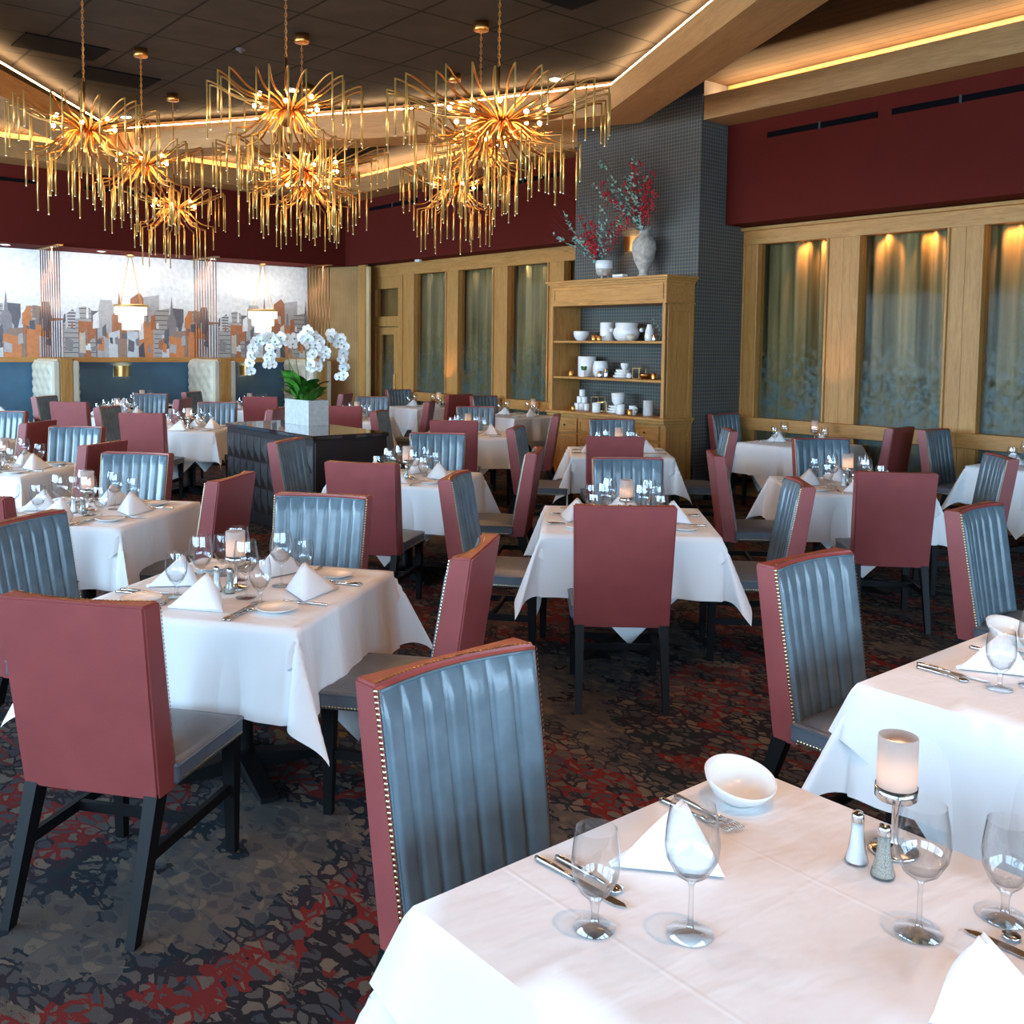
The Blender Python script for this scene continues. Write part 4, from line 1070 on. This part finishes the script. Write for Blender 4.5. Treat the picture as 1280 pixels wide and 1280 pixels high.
def sidep(s):
    def f(m):
        y = s*hw_; a, b_ = (y-.03*s, y); lo, hi = min(a, b_), max(a, b_)
        box(m, .0, dp, lo, hi, .965, 2.28)
        for x0, x1, z0, z1 in ((.03, .09, 1.0, 2.24), (dp-.09, dp-.03, 1.0, 2.24), (.09, dp-.09, 1.0, 1.06), (.09, dp-.09, 2.18, 2.24)):
            box(m, x0, x1, y-.001 if s > 0 else y-.011, y+.011 if s > 0 else y+.001, z0, z1, bev=.004)
        for x0, x1, z0, z1 in ((.03, .09, .12, .86), (dp-.09, dp-.03, .12, .86), (.09, dp-.09, .12, .18), (.09, dp-.09, .80, .86)):
            box(m, x0, x1, y-.001 if s > 0 else y-.011, y+.011 if s > 0 else y+.001, z0, z1, bev=.004)
    return f
P('side_panel', sidep(1)); P('side_panel', sidep(-1))
for s in (-1, 1): P('front_stile', lambda m: box(m, -.01, .03, min(s*hw_, s*(hw_-.045)), max(s*hw_, s*(hw_-.045)), .965, 2.28, bev=.003))
P('shelf', lambda m: box(m, .01, dp, -hw_+.03, hw_-.03, 1.81, 1.84, bev=.006), 'oakY')
P('shelf', lambda m: box(m, .01, dp, -hw_+.03, hw_-.03, 1.365, 1.395, bev=.006), 'oakY')
def cor(m):
    box(m, 0, dp, -hw_, hw_, 2.28, 2.50); panel(m, .0, -hw_+.04, hw_-.04, 2.31, 2.49, .03)
    box(m, -.02, dp, -hw_-.02, hw_+.02, 2.265, 2.285, bev=.006)
    for k, (o_, z) in enumerate(((.015, 2.50), (.035, 2.525), (.06, 2.55))): box(m, -o_, dp, -hw_-o_, hw_+o_, z, z+.028, bev=.006)
P('cornice', cor, 'oakY')

def crock(nm, p, z, prof, label, mt='white', q=8.66, cat=None, n=24, grp=None):
    o = obj(nm, B(lambda m: lathe(m, prof, n)), M[mt], loc=Wd(p, q, z)); return tag(o, label, cat or nm.split('_')[-1], grp)
def cyl(r, h, lip=.0): return [(0, 0), (r*.96, 0), (r, .008), (r, h-.004), (r-.003, h), (r-.009, h-.004), (r-.009, .02), (0, .018)]
def bowlp(r, h): return [(0, 0), (r*.5, 0), (r*.6, .008), (r*.92, h*.4), (r, h*.8), (r*.97, h), (r*.92, h), (r*.85, h*.45), (0, .02)]
ZA, ZB, ZD = 1.841, 1.396, .966
crock('white_bowl', -8.98, ZA, bowlp(.10, .12), 'small white bowl alone at the left of the top shelf')
crock('white_cylinder', -8.57, ZA, cyl(.085, .225), 'tall white cylinder vase on the top shelf', cat='vase', q=8.7)
crock('gold_votive', -8.64, ZA, cyl(.035, .067), 'small gold votive before the tall cylinder on the top shelf', 'gold', 8.55, 'votive')
crock('gold_votive', -8.55, ZA, cyl(.03, .06), 'smaller gold votive right of another, top shelf', 'gold', 8.55, 'votive')
t = thing('lugged_pot', 'large round white pot with lugs in the middle of the top shelf', 'pot', Wd(-8.22, 8.68, ZA))
obj('body', B(lambda m: lathe(m, [(0, 0), (.10, 0), (.14, .03), (.165, .09), (.155, .14), (.135, .16), (.14, .215), (.132, .218), (.125, .16), (0, .05)], 30)), M['white'], t)
for s in (-1, 1): obj('lug', B(lambda m: ball(m, (.62*s*.26, -.766*s*.22, .13), .028)), M['white'], t)
crock('round_jar', -8.03, ZA, [(0, 0), (.03, 0), (.055, .03), (.055, .055), (.03, .08), (.025, .083), (0, .083)], 'little round cream jar beside the lugged pot', 'cream', 8.55, 'jar')
crock('bottle_vase', -7.83, ZA, [(0, 0), (.055, 0), (.06, .05), (.05, .13), (.03, .18), (.034, .194), (.026, .194), (0, .15)], 'white bottle vase right of the lugged pot', q=8.66)
crock('small_cup', -7.70, ZA, cyl(.035, .078), 'small silver cup at the right of the top shelf', 'steel', 8.6, 'cup')
crock('dark_jar', -7.61, ZA, cyl(.03, .08), 'dark red jar holding a eucalyptus branch, top shelf', 'darkglass', 8.66, 'jar')
crock('white_cylinder', -8.93, ZB, cyl(.115, .25), 'wide white cylinder vase at the left of the middle shelf', cat='vase', q=8.72)
crock('gold_votive', -9.03, ZB, cyl(.03, .07), 'small gold votive at the far left of the middle shelf', 'gold', 8.54, 'votive')
t = thing('potted_succulent', 'white square pot with a green succulent on the middle shelf', 'potted plant', Wd(-8.81, 8.55, ZB), A40)
obj('pot', B(lambda m: taper(m, (0, 0, 0), (.035, .035), (0, 0, .08), (.045, .045))), M['white'], t)
obj('succulent', B(lambda m: [ball(m, (.02*cos(k), .025*sin(k), .095+.01*(k % 3)), .018) for k in range(9)]), M['leaf'], t)
crock('white_jar', -8.67, ZB, [(0, 0), (.07, 0), (.09, .04), (.095, .12), (.085, .185), (.088, .195), (.078, .195), (0, .1)], 'white barrel jar on the middle shelf', q=8.7)
crock('mercury_votive', -8.53, ZB, cyl(.03, .075), 'silver votive lower one of the pair, middle shelf', 'steel', 8.55, 'votive')
crock('mercury_votive', -8.47, ZB, cyl(.028, .105), 'silver votive taller one of the pair, middle shelf', 'steel', 8.6, 'votive')
for k, (r, s_) in enumerate(((.115, 'bottom'), (.10, 'middle'), (.085, 'top'))):
    crock('white_plate', -8.25, ZB+.034*k, [(0, 0), (r*.8, 0), (r, .012), (r, .030), (r*.97, .033), (0, .033)], 'low white dish, %s of the stack on the middle shelf' % s_, grp='stacked dishes')
crock('white_cup', -8.22, ZB+.103, bowlp(.05, .075), 'white cup on top of the dish stack, middle shelf')
def frame(m, a, h):
    for x in (-a, a):
        for y in (-a, a): box(m, x-.003, x+.003, y-.003, y+.003, 0, h)
    for z in (0, h-.006):
        for s in (-a, a): box(m, -a, a, s-.003, s+.003, z, z+.006); box(m, s-.003, s+.003, -a, a, z, z+.006)
o = obj('wire_cube', B(lambda m: frame(m, .055, .125)), M['brass'], loc=Wd(-8.0, 8.68, ZB), rz=A40); tag(o, 'brass wire cube on the middle shelf', 'ornament')
o = obj('white_ball', B(lambda m: ball(m, (0, 0, .035), .035, u=14, v=10)), M['white'], loc=Wd(-8.04, 8.55, ZB)); tag(o, 'white ball ornament before the brass cube', 'ornament')
crock('gold_bowl', -7.83, ZB, bowlp(.075, .062), 'shallow gold bowl on the middle shelf', 'gold', 8.6)
crock('gold_votive', -7.65, ZB, cyl(.035, .075), 'gold votive at the right of the middle shelf', 'gold', 8.55, 'votive')
crock('bottle_vase', -7.56, ZB, [(0, 0), (.04, 0), (.045, .05), (.045, .13), (.018, .17), (.018, .26), (.012, .26), (0, .2)], 'white bottle vase at the right end of the middle shelf', q=8.75)
k = 0
for row, (n_, z) in enumerate(((3, ZD), (2, ZD+.088), (1, ZD+.176))):
    for i in range(n_):
        crock('stacked_cup', -8.985+(i-(n_-1)/2)*.088, z, cyl(.038, .085), 'white cup in a pyramid of six, %s row, %s' % (('bottom', 'middle', 'top')[row], ('single', 'left', 'right')[i+1] if n_ == 2 else (('left', 'centre', 'right')[i] if n_ == 3 else 'single')), q=8.7, cat='cup', grp='pyramid of cups')
crock('gold_votive', -8.98, ZD, cyl(.028, .06), 'gold votive before the pyramid of cups', 'gold', 8.54, 'votive')
o = obj('wire_stand', B(lambda m: (frame(m, .06, .18))), M['brass'], loc=Wd(-8.72, 8.72, ZD), rz=A40); tag(o, 'brass wire frame stand on the counter, left one', 'ornament')
o = obj('wire_stand', B(lambda m: (frame(m, .045, .12))), M['brass'], loc=Wd(-8.60, 8.66, ZD), rz=A40+.3); tag(o, 'brass wire frame stand on the counter, smaller right one', 'ornament')
crock('white_cup', -8.56, ZD, cyl(.05, .12), 'white tumbler before the brass stand on the counter', q=8.53)
for k, r in enumerate((.135, .125, .115)):
    crock('white_plate', -8.32, ZD+.032*k, [(0, 0), (r*.7, 0), (r, .014), (r, .026), (0, .030)], 'round white plate, %s of the counter stack' % ('bottom', 'middle', 'top')[k], grp='stacked plates')
crock('white_vase', -8.32, ZD+.096, [(0, 0), (.045, 0), (.075, .05), (.085, .15), (.078, .15), (.06, .05), (0, .02)], 'white footed bowl standing on the plate stack')
crock('white_cup', -8.17, ZD, cyl(.05, .118), 'white tumbler right of the plate stack', q=8.55)
t = thing('white_mug', 'white mug with handle on the counter', 'mug', Wd(-8.02, 8.6, ZD), A40)
obj('body', B(lambda m: lathe(m, cyl(.045, .11), 20)), M['white'], t); obj('handle', B(lambda m: tube(m, [(0, -.04, .09), (0, -.075, .08), (0, -.075, .04), (0, -.04, .03)], .007, 6)), M['white'], t)
crock('gold_votive', -7.97, ZD, cyl(.03, .07), 'gold votive right of the mug on the counter', 'gold', 8.5, 'votive')
crock('glass_vase', -7.79, ZD, cyl(.06, .18), 'pale grey vase with a green sprig on the counter', 'concrete', 8.62)
crock('white_flask', -7.57, ZD, [(0, 0), (.05, 0), (.08, .05), (.07, .11), (.02, .15), (.02, .17), (0, .17)], 'round white flask at the right end of the counter', q=8.7)
o = obj('ceramic_box', B(lambda m: (box(m, -.045, .045, -.085, .085, 0, .026, bev=.004), box(m, -.045, .045, -.085, .085, .029, .055, bev=.004))), M['white'], loc=Wd(-8.29, 8.62, 2.58), rz=A40); tag(o, 'small white box on top of the cabinet', 'box')
urn = crock('tall_urn', -7.985, 2.579, [(0, 0), (.075, 0), (.07, .03), (.05, .06), (.06, .10), (.12, .22), (.145, .34), (.14, .42), (.10, .48), (.06, .51), (.055, .56), (.085, .60), (.08, .605), (.05, .57), (0, .5)], 'tall weathered stone urn with red berries on the cabinet', 'urn', 8.7, 'urn', 30)
t = thing('footed_pot', 'short two-tone footed pot on the cabinet top, left', 'pot', Wd(-8.6, 8.66, 2.579))
obj('bowl', B(lambda m: lathe(m, [(0, .05), (.06, .05), (.09, .08), (.10, .13), (.10, .14)], 24)), M['urn'], t)
obj('rim', B(lambda m: lathe(m, [(.10, .14), (.105, .145), (.11, .24), (.10, .24), (.09, .15), (0, .14)], 24)), M['white'], t)
for k in range(3): obj('foot', B(lambda m: tube(m, [(.05*cos(k*2.1), .05*sin(k*2.1), .06), (.06*cos(k*2.1), .06*sin(k*2.1), 0)], [.014, .008], 6)), M['urn'], t)

def bouquet(loc, sc_, seed, lab, nb, ne, nt_, lean=0):
    rg = random.Random(seed); t = thing('dried_bouquet', lab, 'bouquet', loc)
    def branch(m, dirv, ln, r, mi=0, curl=.15):
        p = Vector((0, 0, 0)); pts = [p.copy()]; d = Vector(dirv).normalized()
        for k in range(6):
            d = (d+Vector((rg.uniform(-1, 1), rg.uniform(-1, 1), rg.uniform(-.6, .6)))*curl).normalized(); p = p+d*ln/6; pts.append(p.copy())
        tube(m, pts, [r*(1-.12*k) for k in range(7)], 4, mi); return pts
    def fan(spread):
        a = rg.uniform(-spread, spread)+lean; b_ = rg.uniform(-.35, .35)
        # fan opens across the view: along p direction
        u = Vector((.643, -.766, 0)); v = Vector((-.766, -.643, 0))
        return u*sin(a)+v*(b_*.6+.22)+Vector((0, 0, cos(a)))
    def berries(m):
        for k in range(nb):
            pts = branch(m, fan(.85), sc_*rg.uniform(.5, .85), .004, 0)
            for q_ in range(2, 7):
                for j in range(7):
                    c = pts[q_]+Vector((rg.uniform(-.035, .035), rg.uniform(-.035, .035), rg.uniform(-.04, .04))); ball(m, c, rg.uniform(.010, .015), 1, 5, 4)
    obj('berry_branches', B(berries), [M['twig'], M['berry']], t)
    def leaves(m):
        for k in range(ne):
            pts = branch(m, fan(.8), sc_*rg.uniform(.6, 1.05), .004, 0, .22)
            for q_ in range(1, 7):
                for j in range(6):
                    c = pts[q_]-(pts[q_]-pts[q_-1])*rg.random(); d = Vector((rg.uniform(-1, 1), rg.uniform(-1, 1), rg.uniform(-.3, 1))).normalized()*.045; s_ = d.cross(Vector((rg.random(), rg.random(), 1))).normalized()*.016
                    f = m.faces.new([m.verts.new(c), m.verts.new(c+d*.5+s_), m.verts.new(c+d), m.verts.new(c+d*.5-s_)]); f.material_index = 1
    obj('eucalyptus_branches', B(leaves), [M['twig'], M['euca']], t)
    def tw(m):
        for k in range(nt_): branch(m, fan(1.15), sc_*rg.uniform(.9, 1.35), .0025, 0, .10)
    obj('bare_twigs', B(tw), M['twig'], t)
bouquet(Wd(-7.985, 8.66, 3.12), .98, 5, 'tall bouquet of red berries and eucalyptus in the urn', 14, 10, 40)
bouquet(Wd(-8.6, 8.6, 2.76), .78, 8, 'smaller bouquet of red berries in the footed pot', 9, 9, 24, -.15)
t = thing('eucalyptus_branch', 'green eucalyptus branch leaning from the dark red jar', 'branch', Wd(-7.61, 8.66, ZA+.03))
rg = random.Random(4)
for dv in ((-.6, .72), (-.1, .9), (-1.1, .35)):
    def eb(m):
        u = Vector((.643, -.766, 0)); pts = [Vector((0, 0, 0))+u*dv[0]*.3*k/5+Vector((0, 0, .3*dv[1]*k/5)) for k in range(6)]
        tube(m, pts, .003, 4, 0)
        for c in pts[1:]:
            for j in range(6):
                d = Vector((rg.uniform(-1, 1), rg.uniform(-1, 1), rg.uniform(-.3, 1))).normalized()*.03; s_ = d.cross(Vector((.3, .2, 1))).normalized()*.011
                f = m.faces.new([m.verts.new(c), m.verts.new(c+d*.5+s_), m.verts.new(c+d), m.verts.new(c+d*.5-s_)]); f.material_index = 1
    obj('sprig', B(eb), [M['twig'], M['euca']], t)

# ------------------------------------------------------------------ dark console with the orchid planter
cs = thing('console', 'dark quilted service console with a polished black top', 'console', Wd(-8.625, 4.585), A40)
def quilt(m, x, y0, y1, z0, z1, ny, nz, ax='x', sgn=-1):
    hy_, hz = (y1-y0)/ny, (z1-z0)/nz
    for i in range(ny):
        for j in range(nz):
            a, b_, c, d = y0+hy_*i+.006, y0+hy_*(i+1)-.006, z0+hz*j+.006, z0+hz*(j+1)-.006; mx_, mz = (a+b_)/2, (c+d)/2
            pt = (lambda y, z, h: (x+sgn*h, y, z)) if ax == 'x' else (lambda y, z, h: (y, x+sgn*h, z))
            q_ = [m.verts.new(pt(*v)) for v in ((a, c, 0), (b_, c, 0), (b_, d, 0), (a, d, 0))]; cc = m.verts.new(pt(mx_, mz, .022))
            for k in range(4): m.faces.new((q_[k], q_[(k+1) % 4], cc))
P('body', lambda m: (box(m, -.38, .38, -.90, .90, .08, .91), box(m, -.34, .34, -.86, .86, 0, .08)), 'console', cs)
P('quilted_front', lambda m: quilt(m, -.381, -.89, .89, .12, .86, 12, 3), 'console', cs)
P('end_panel', lambda m: box(m, -.37, .37, -.915, -.90, .1, .89, bev=.004), 'console', cs)
P('top', lambda m: box(m, -.395, .395, -.915, .91, .91, .95, bev=.006), 'stone', cs)
pl = thing('planter', 'square-edged grey concrete planter on the dark console', 'planter', (-2.07, 9.885, .951), A40)
P('box', lambda m: (box(m, -.11, .11, -.25, .25, 0, .215), box(m, -.11, .11, -.25, -.235, .215, .25), box(m, -.11, .11, .235, .25, .215, .25), box(m, -.11, -.095, -.235, .235, .215, .25), box(m, .095, .11, -.235, .235, .215, .25)), 'concrete', pl)
P('moss', lambda m: [ball(m, (-.07+.07*(k % 3), -.2+.045*k, .215), .028, sz=.6) for k in range(10)], 'moss', pl)
orc = thing('orchid_plant', 'white orchids arching over the concrete planter', 'orchid', (-2.07, 9.885, 1.19))
rg = random.Random(12)
for k in range(22):
    a = k*2.4; ln = rg.uniform(.16, .26); up_ = rg.uniform(.8, 2.6)
    def lf_(m):
        n = 8; d = Vector((cos(a), sin(a)*.6, 0)); s_ = Vector((-sin(a), cos(a), 0)); prev = None
        for i in range(n+1):
            t_ = i/n; w_ = .10*sin(pi*min(1, t_*.9+.08))**.7; c = d*ln*t_+Vector((0, 0, ln*up_*(t_-.55*t_*t_)))
            row = [m.verts.new(c-s_*w_+Vector((0, 0, .014))), m.verts.new(c), m.verts.new(c+s_*w_+Vector((0, 0, .014)))]
            if prev:
                for j in range(2): m.faces.new((prev[j], row[j], row[j+1], prev[j+1])).smooth = True
            prev = row
    o = obj('leaf', B(lf_), M['leaf'], orc, loc=(rg.uniform(-.1, .1), rg.uniform(-.1, .1), 0))
def flower_mesh():
    bm = bmesh.new()
    for k, (a, ln, w_) in enumerate(((0, .036, .026), (pi, .036, .026), (pi/2, .034, .017), (pi+.75, .034, .015), (-.75, .034, .015))):
        d = Vector((cos(a), 0, sin(a))); s_ = Vector((-sin(a), 0, cos(a)))
        c0 = bm.verts.new((0, 0, 0)); prev = [c0]
        pts = []
        for t_, ww in ((.35, .75), (.7, 1), (1., .45)): pts.append((bm.verts.new(d*ln*t_-s_*w_*ww+Vector((0, -.006*t_, 0))), bm.verts.new(d*ln*t_*1.05+Vector((0, .004, 0))), bm.verts.new(d*ln*t_+s_*w_*ww+Vector((0, -.006*t_, 0)))))
        bm.faces.new((c0, pts[0][0], pts[0][1])); bm.faces.new((c0, pts[0][1], pts[0][2]))
        for x, y in zip(pts, pts[1:]):
            bm.faces.new((x[0], y[0], y[1], x[1])).smooth = True; bm.faces.new((x[1], y[1], y[2], x[2])).smooth = True
    ball(bm, (0, -.008, -.003), .006, 1, 6, 4)
    return mesh('flower', bm, [M['petal'], M['stem']])
FM = flower_mesh()
for pts, n in (([(0, 0, 0), (-.15, -.05, .36), (-.26, -.08, .60), (-.40, -.1, .62), (-.50, -.1, .50), (-.50, -.1, .28)], 19), ([(0, 0, 0), (-.08, -.1, .4), (.0, -.1, .66), (.12, -.1, .62), (.20, -.1, .50), (.16, -.12, .33)], 20),
               ([(-.05, 0, 0), (-.14, -.15, .36), (-.10, -.15, .56), (-.22, -.15, .62), (-.31, -.15, .50), (-.33, -.15, .34)], 16), ([(.05, 0, 0), (.2, 0, .45), (.24, 0, .63), (.33, 0, .62), (.37, 0, .45), (.36, 0, .22)], 20), ([(0, 0, 0), (.02, -.12, .4), (.0, -.12, .6), (.08, -.14, .58), (.10, -.15, .45), (.07, -.15, .32)], 13)):
    V = [Vector(p) for p in pts]
    def at(t_):  # Catmull-Rom
        s_ = t_*(len(V)-1); i = min(int(s_), len(V)-2); f = s_-i
        p0_, p1, p2, p3 = V[max(i-1, 0)], V[i], V[i+1], V[min(i+2, len(V)-1)]
        return .5*((2*p1)+(-p0_+p2)*f+(2*p0_-5*p1+4*p2-p3)*f*f+(-p0_+3*p1-3*p2+p3)*f**3)
    obj('flower_stem', B(lambda m: tube(m, [at(k/24) for k in range(25)], .004, 5)), M['stem'], orc)
    for k in range(n):
        c = at(.42+.58*k/(n-1)); o = obj('flower', None, None, orc, me=FM); s_ = 1.7-.4*(k/(n-1))
        o.location = c+Vector((rg.uniform(-.035, .035), -.02+rg.uniform(-.03, .02), rg.uniform(-.02, .03))); o.scale = (s_,)*3
        o.rotation_euler = (rg.uniform(-.3, .4), rg.uniform(-.5, .5), rg.uniform(-.9, .9))

# ------------------------------------------------------------------ chandeliers
def make_chandelier(big):
    t = thing('chandelier', '', 'chandelier', group='brass arm chandeliers')
    ru, zu, rl, zl, n = (.84, .22, .63, -.17, 32) if big else (.60, .20, .46, -.20, 24)
    obj('hub', B(lambda m: lathe(m, [(0, -.12), (.03, -.11), (.05, -.05), (.055, 0), (.05, .06), (.02, .12), (.012, .16), (0, .16)], 16)), M['gold'], t)
    obj('stem', B(lambda m: tube(m, [(0, 0, .1), (0, 0, .42)], .011, 8)), M['gold'], t)
    def arm_mesh(r1, z1, wob):
        def f(m):
            pts = []
            for k in range(17):
                s_ = k/16; r = .04+(r1-.04)*s_
                e_ = s_*1.0; sm = e_*e_*(3-2*e_)
                z = z1*(.35*s_+.65*sm)+wob*.022*sin(s_*pi*2.4)
                pts.append((r, .02*sin(s_*5+wob), z))
            z_e = pts[-1][2]; pts = [(a_, b_, c_+(z1-z_e)*(a_/r1)**4) for a_, b_, c_ in pts]
            tube(m, pts, [.0115-.0045*k/16 for k in range(17)], 6)
        return mesh('arm', B(f), M['gold'])
    def rod_mesh(ln):
        def f(m):
            tube(m, [(0, 0, .004), (0, 0, -ln)], .0066, 6); ball(m, (0, 0, -ln-.006), .0085, 1, 6, 4)
        return mesh('hanging_rod', B(f), [M['rod'], M['amber']])
    AU = [arm_mesh(ru*s_, zu*z_, w_) for s_, z_, w_ in ((1, 1, 1), (.84, 1.05, 1.1), (.72, 1.0, .8))]
    AL = [arm_mesh(rl*s_, zl*z_, w_) for s_, z_, w_ in ((1, 1, 1), (.8, 1.2, .8), (.62, 1.1, .9))]
    RM = [rod_mesh(l) for l in (.34, .40, .30, .36, .44, .27)]
    rg = random.Random(2 if big else 3)
    for lvl, (AM, n_, r_, z_, fr) in enumerate(((AU, n, ru, zu, ((1, 1), (.84, 1.05), (.72, 1.0))), (AL, n, rl, zl, ((1, 1), (.8, 1.2), (.62, 1.1))))):
        for k in range(n_):
            a = 2*pi*(k+.5*lvl)/n_+rg.uniform(-.05, .05); v = (0, 0, 1)[k % 3] if lvl == 0 else k % 3
            o = obj('arm', None, None, t, me=AM[v]); o.rotation_euler.z = a
            wob_y = .02*sin(5+(1, 1.1, .8)[v]) if lvl == 0 else .02*sin(5+(1, .8, .9)[v])
            r1 = r_*fr[v][0]; z1 = z_*fr[v][1]
            rd = obj('hanging_rod', None, None, o, me=RM[rg.randrange(6)]); rd.location = (r1, wob_y, z1)
    nb = 10 if big else 8
    BM_ = mesh('bulb', B(lambda m: (ball(m, (0, 0, .022), .017, 0, 8, 6), lathe(m, [(.008, -.02), (.008, .012), (0, .012)], 8, mi=1), tube(m, [(-.2, 0, -.005), (0, 0, -.012)], .005, 5, 1))), [M['bulb'], M['gold']])
    for k in range(nb):
        a = 2*pi*k/nb+.2; o = obj('bulb', None, None, t, me=BM_); r = (ru*.46 if k % 2 else ru*.4); o.location = (r*cos(a), r*sin(a), .03+(.03 if k % 2 else -.02)); o.rotation_euler.z = a
        if k % 2 == 0:
            pass
    l = bpy.data.lights.new('chandelier_glow', 'POINT'); l.energy = (44 if big else 29); l.color = (1, .50, .18); l.shadow_soft_size = .2
    o = bpy.data.objects.new('chandelier_glow', l); col.objects.link(o); o.parent = t; o.location = (0, 0, -.02)
    return t
chb, chs = make_chandelier(True), make_chandelier(False)
for x, y, z, big, lab in ((-.13, 7.6, 3.44, 1, 'largest near brass chandelier, right of the front row'), (-1.82, 7.95, 3.59, 0, 'near brass chandelier in the middle of the front row'), (-3.66, 8.5, 3.53, 0, 'near brass chandelier at the left of the front row'),
                     (-.33, 9.37, 3.61, 0, 'middle row brass chandelier at the right, behind the largest'), (-2.09, 9.8, 3.43, 1, 'large brass chandelier in the centre of the middle row'), (-3.86, 10.34, 3.58, 0, 'brass chandelier at the left of the middle row'),
                     (-.68, 11.13, 3.50, 0, 'rear row brass chandelier at the right, hanging lowest there'), (-2.42, 11.68, 3.57, 0, 'rear row brass chandelier in the centre, half hidden'), (-4.16, 12.17, 3.38, 0, 'lowest rear brass chandelier on the left')):
    proto = chb if big else chs
    o = place(proto, (x, y, z), random.uniform(0, .3), lab)
    # chain and canopy differ in length: built for each
    zt = 4.757-z
    def chain(m):
        k = 0; zz = .42
        while zz < zt-.07:
            a = (k % 2)*pi/2
            pts = [(.009*cos(b_)*cos(a), .009*cos(b_)*sin(a), zz+.019+.02*sin(b_)) for b_ in [j*pi/4 for j in range(9)]]
            tube(m, pts, .0028, 4, caps=False); zz += .031; k += 1
        tube(m, [(.004, .004, .4), (-.004, .002, zt-.06)], .0022, 4)
    obj('chain', B(chain), M['gold'], o)
    obj('canopy', B(lambda m: lathe(m, [(0, zt), (.07, zt), (.07, zt-.075), (.066, zt-.08), (0, zt-.08)], 24)), M['gold'], o)

# ------------------------------------------------------------------ daylight, ceiling lamps, camera
DAY = (.48, .74, 1.0)
KEY = 1.0
for a, b_ in bays:
    x, y, z = Wd((a+b_)/2, QL-.35, 2.2)
    area('daylight', (x, y, z), (R(90), 0, A40-pi/2), b_-a, 2.4, (820 if a < -8 else 290)*KEY, DAY)
for a, b_ in fb:
    x, y, z = Wd(PF+.35, (a+b_)/2, 2.2)
    area('daylight', (x, y, z), (R(90), 0, A40), b_-a, 2.4, 260*KEY, DAY)
def down(x, y, z, e, s_, c=(1, .52, .26), ang=95):
    l = bpy.data.lights.new('downlight', 'SPOT'); l.energy = e; l.color = c; l.spot_size = R(ang); l.spot_blend = .7; l.shadow_soft_size = .05
    o = bpy.data.objects.new('downlight', l); col.objects.link(o); o.location = (x, y, z-.03)
    t = obj('recessed_light', B(lambda m: (lathe(m, [(.09, 0), (.09, -.01), (.07, -.01)], 18), lathe(m, [(.07, -.008), (0, -.008)], 18, mi=1))), [M['steel'], M['downl']], loc=(x, y, z)); tag(t, s_, 'light')
down(.9, 1.2, 4.755, 190, 'recessed ceiling lamp above the foreground table')
down(2.6, 3.2, 4.755, 120, 'recessed ceiling lamp above the table at the right edge')
down(-1.3, 3.4, 4.755, 90, 'recessed ceiling lamp above the front left table')
down(-3.2, 5.4, 4.755, 80, 'recessed ceiling lamp above the second left table')
down(.9, 5.4, 4.755, 90, 'recessed ceiling lamp above the centre table')
for p, q, s_ in ((-8.35, 7.6, 'over the display cabinet'), (-11.6, 7.9, 'before the curtained wall'), (-14.2, 7.6, 'before the oak door'), (-13.6, 4.6, 'over the far left tables'), (-10.8, 5.6, 'over the rear centre tables')):  # added fill lamps that brighten the rear of the room
    x, y, _ = Wd(p, q); down(x, y, 4.755, 120 if p == -8.35 else 28, 'added ceiling fill lamp '+s_, ang=80)
for p, q in ((-16.4, 3.75), (-16.4, 5.15), (-16.4, 7.0), (-16.4, 8.5)):
    l = bpy.data.lights.new('soffit_spot', 'SPOT'); l.energy = 6; l.color = (1, .95, .88); l.spot_size = R(155); l.spot_blend = .8; l.shadow_soft_size = .05
    o = bpy.data.objects.new('soffit_spot', l); col.objects.link(o); o.location = Wd(p, q, 3.17)

w = bpy.data.worlds.new('world'); sc.world = w; w.use_nodes = True
bg = w.node_tree.nodes['Background']; bg.inputs[0].default_value = (.55, .72, 1, 1); bg.inputs[1].default_value = .6

cam = bpy.data.cameras.new('camera'); co = bpy.data.objects.new('camera', cam); col.objects.link(co)
cam.sensor_fit = 'HORIZONTAL'; cam.sensor_width = 36; cam.lens = 36*1230/1280
cam.shift_y = -(640-520)/1280
co.location = (0, 0, 1.75)
co.matrix_world = Matrix.Translation((0, 0, 1.75)) @ Matrix.Rotation(R(90-4.0), 4, 'X') @ Matrix.Rotation(R(.7), 4, 'Z')
cam.clip_start = .05
sc.camera = co
sc.view_settings.view_transform = 'Standard'; sc.view_settings.look = 'None'; sc.view_settings.gamma = 1
sc.view_settings.exposure = 0.28
sc.cycles.use_denoising = True
sc.cycles.transparent_max_bounces = 24
sc.cycles.max_bounces = 7; sc.cycles.diffuse_bounces = 4
sc.cycles.sample_clamp_indirect = 4
sc.cycles.caustics_reflective = False; sc.cycles.caustics_refractive = False
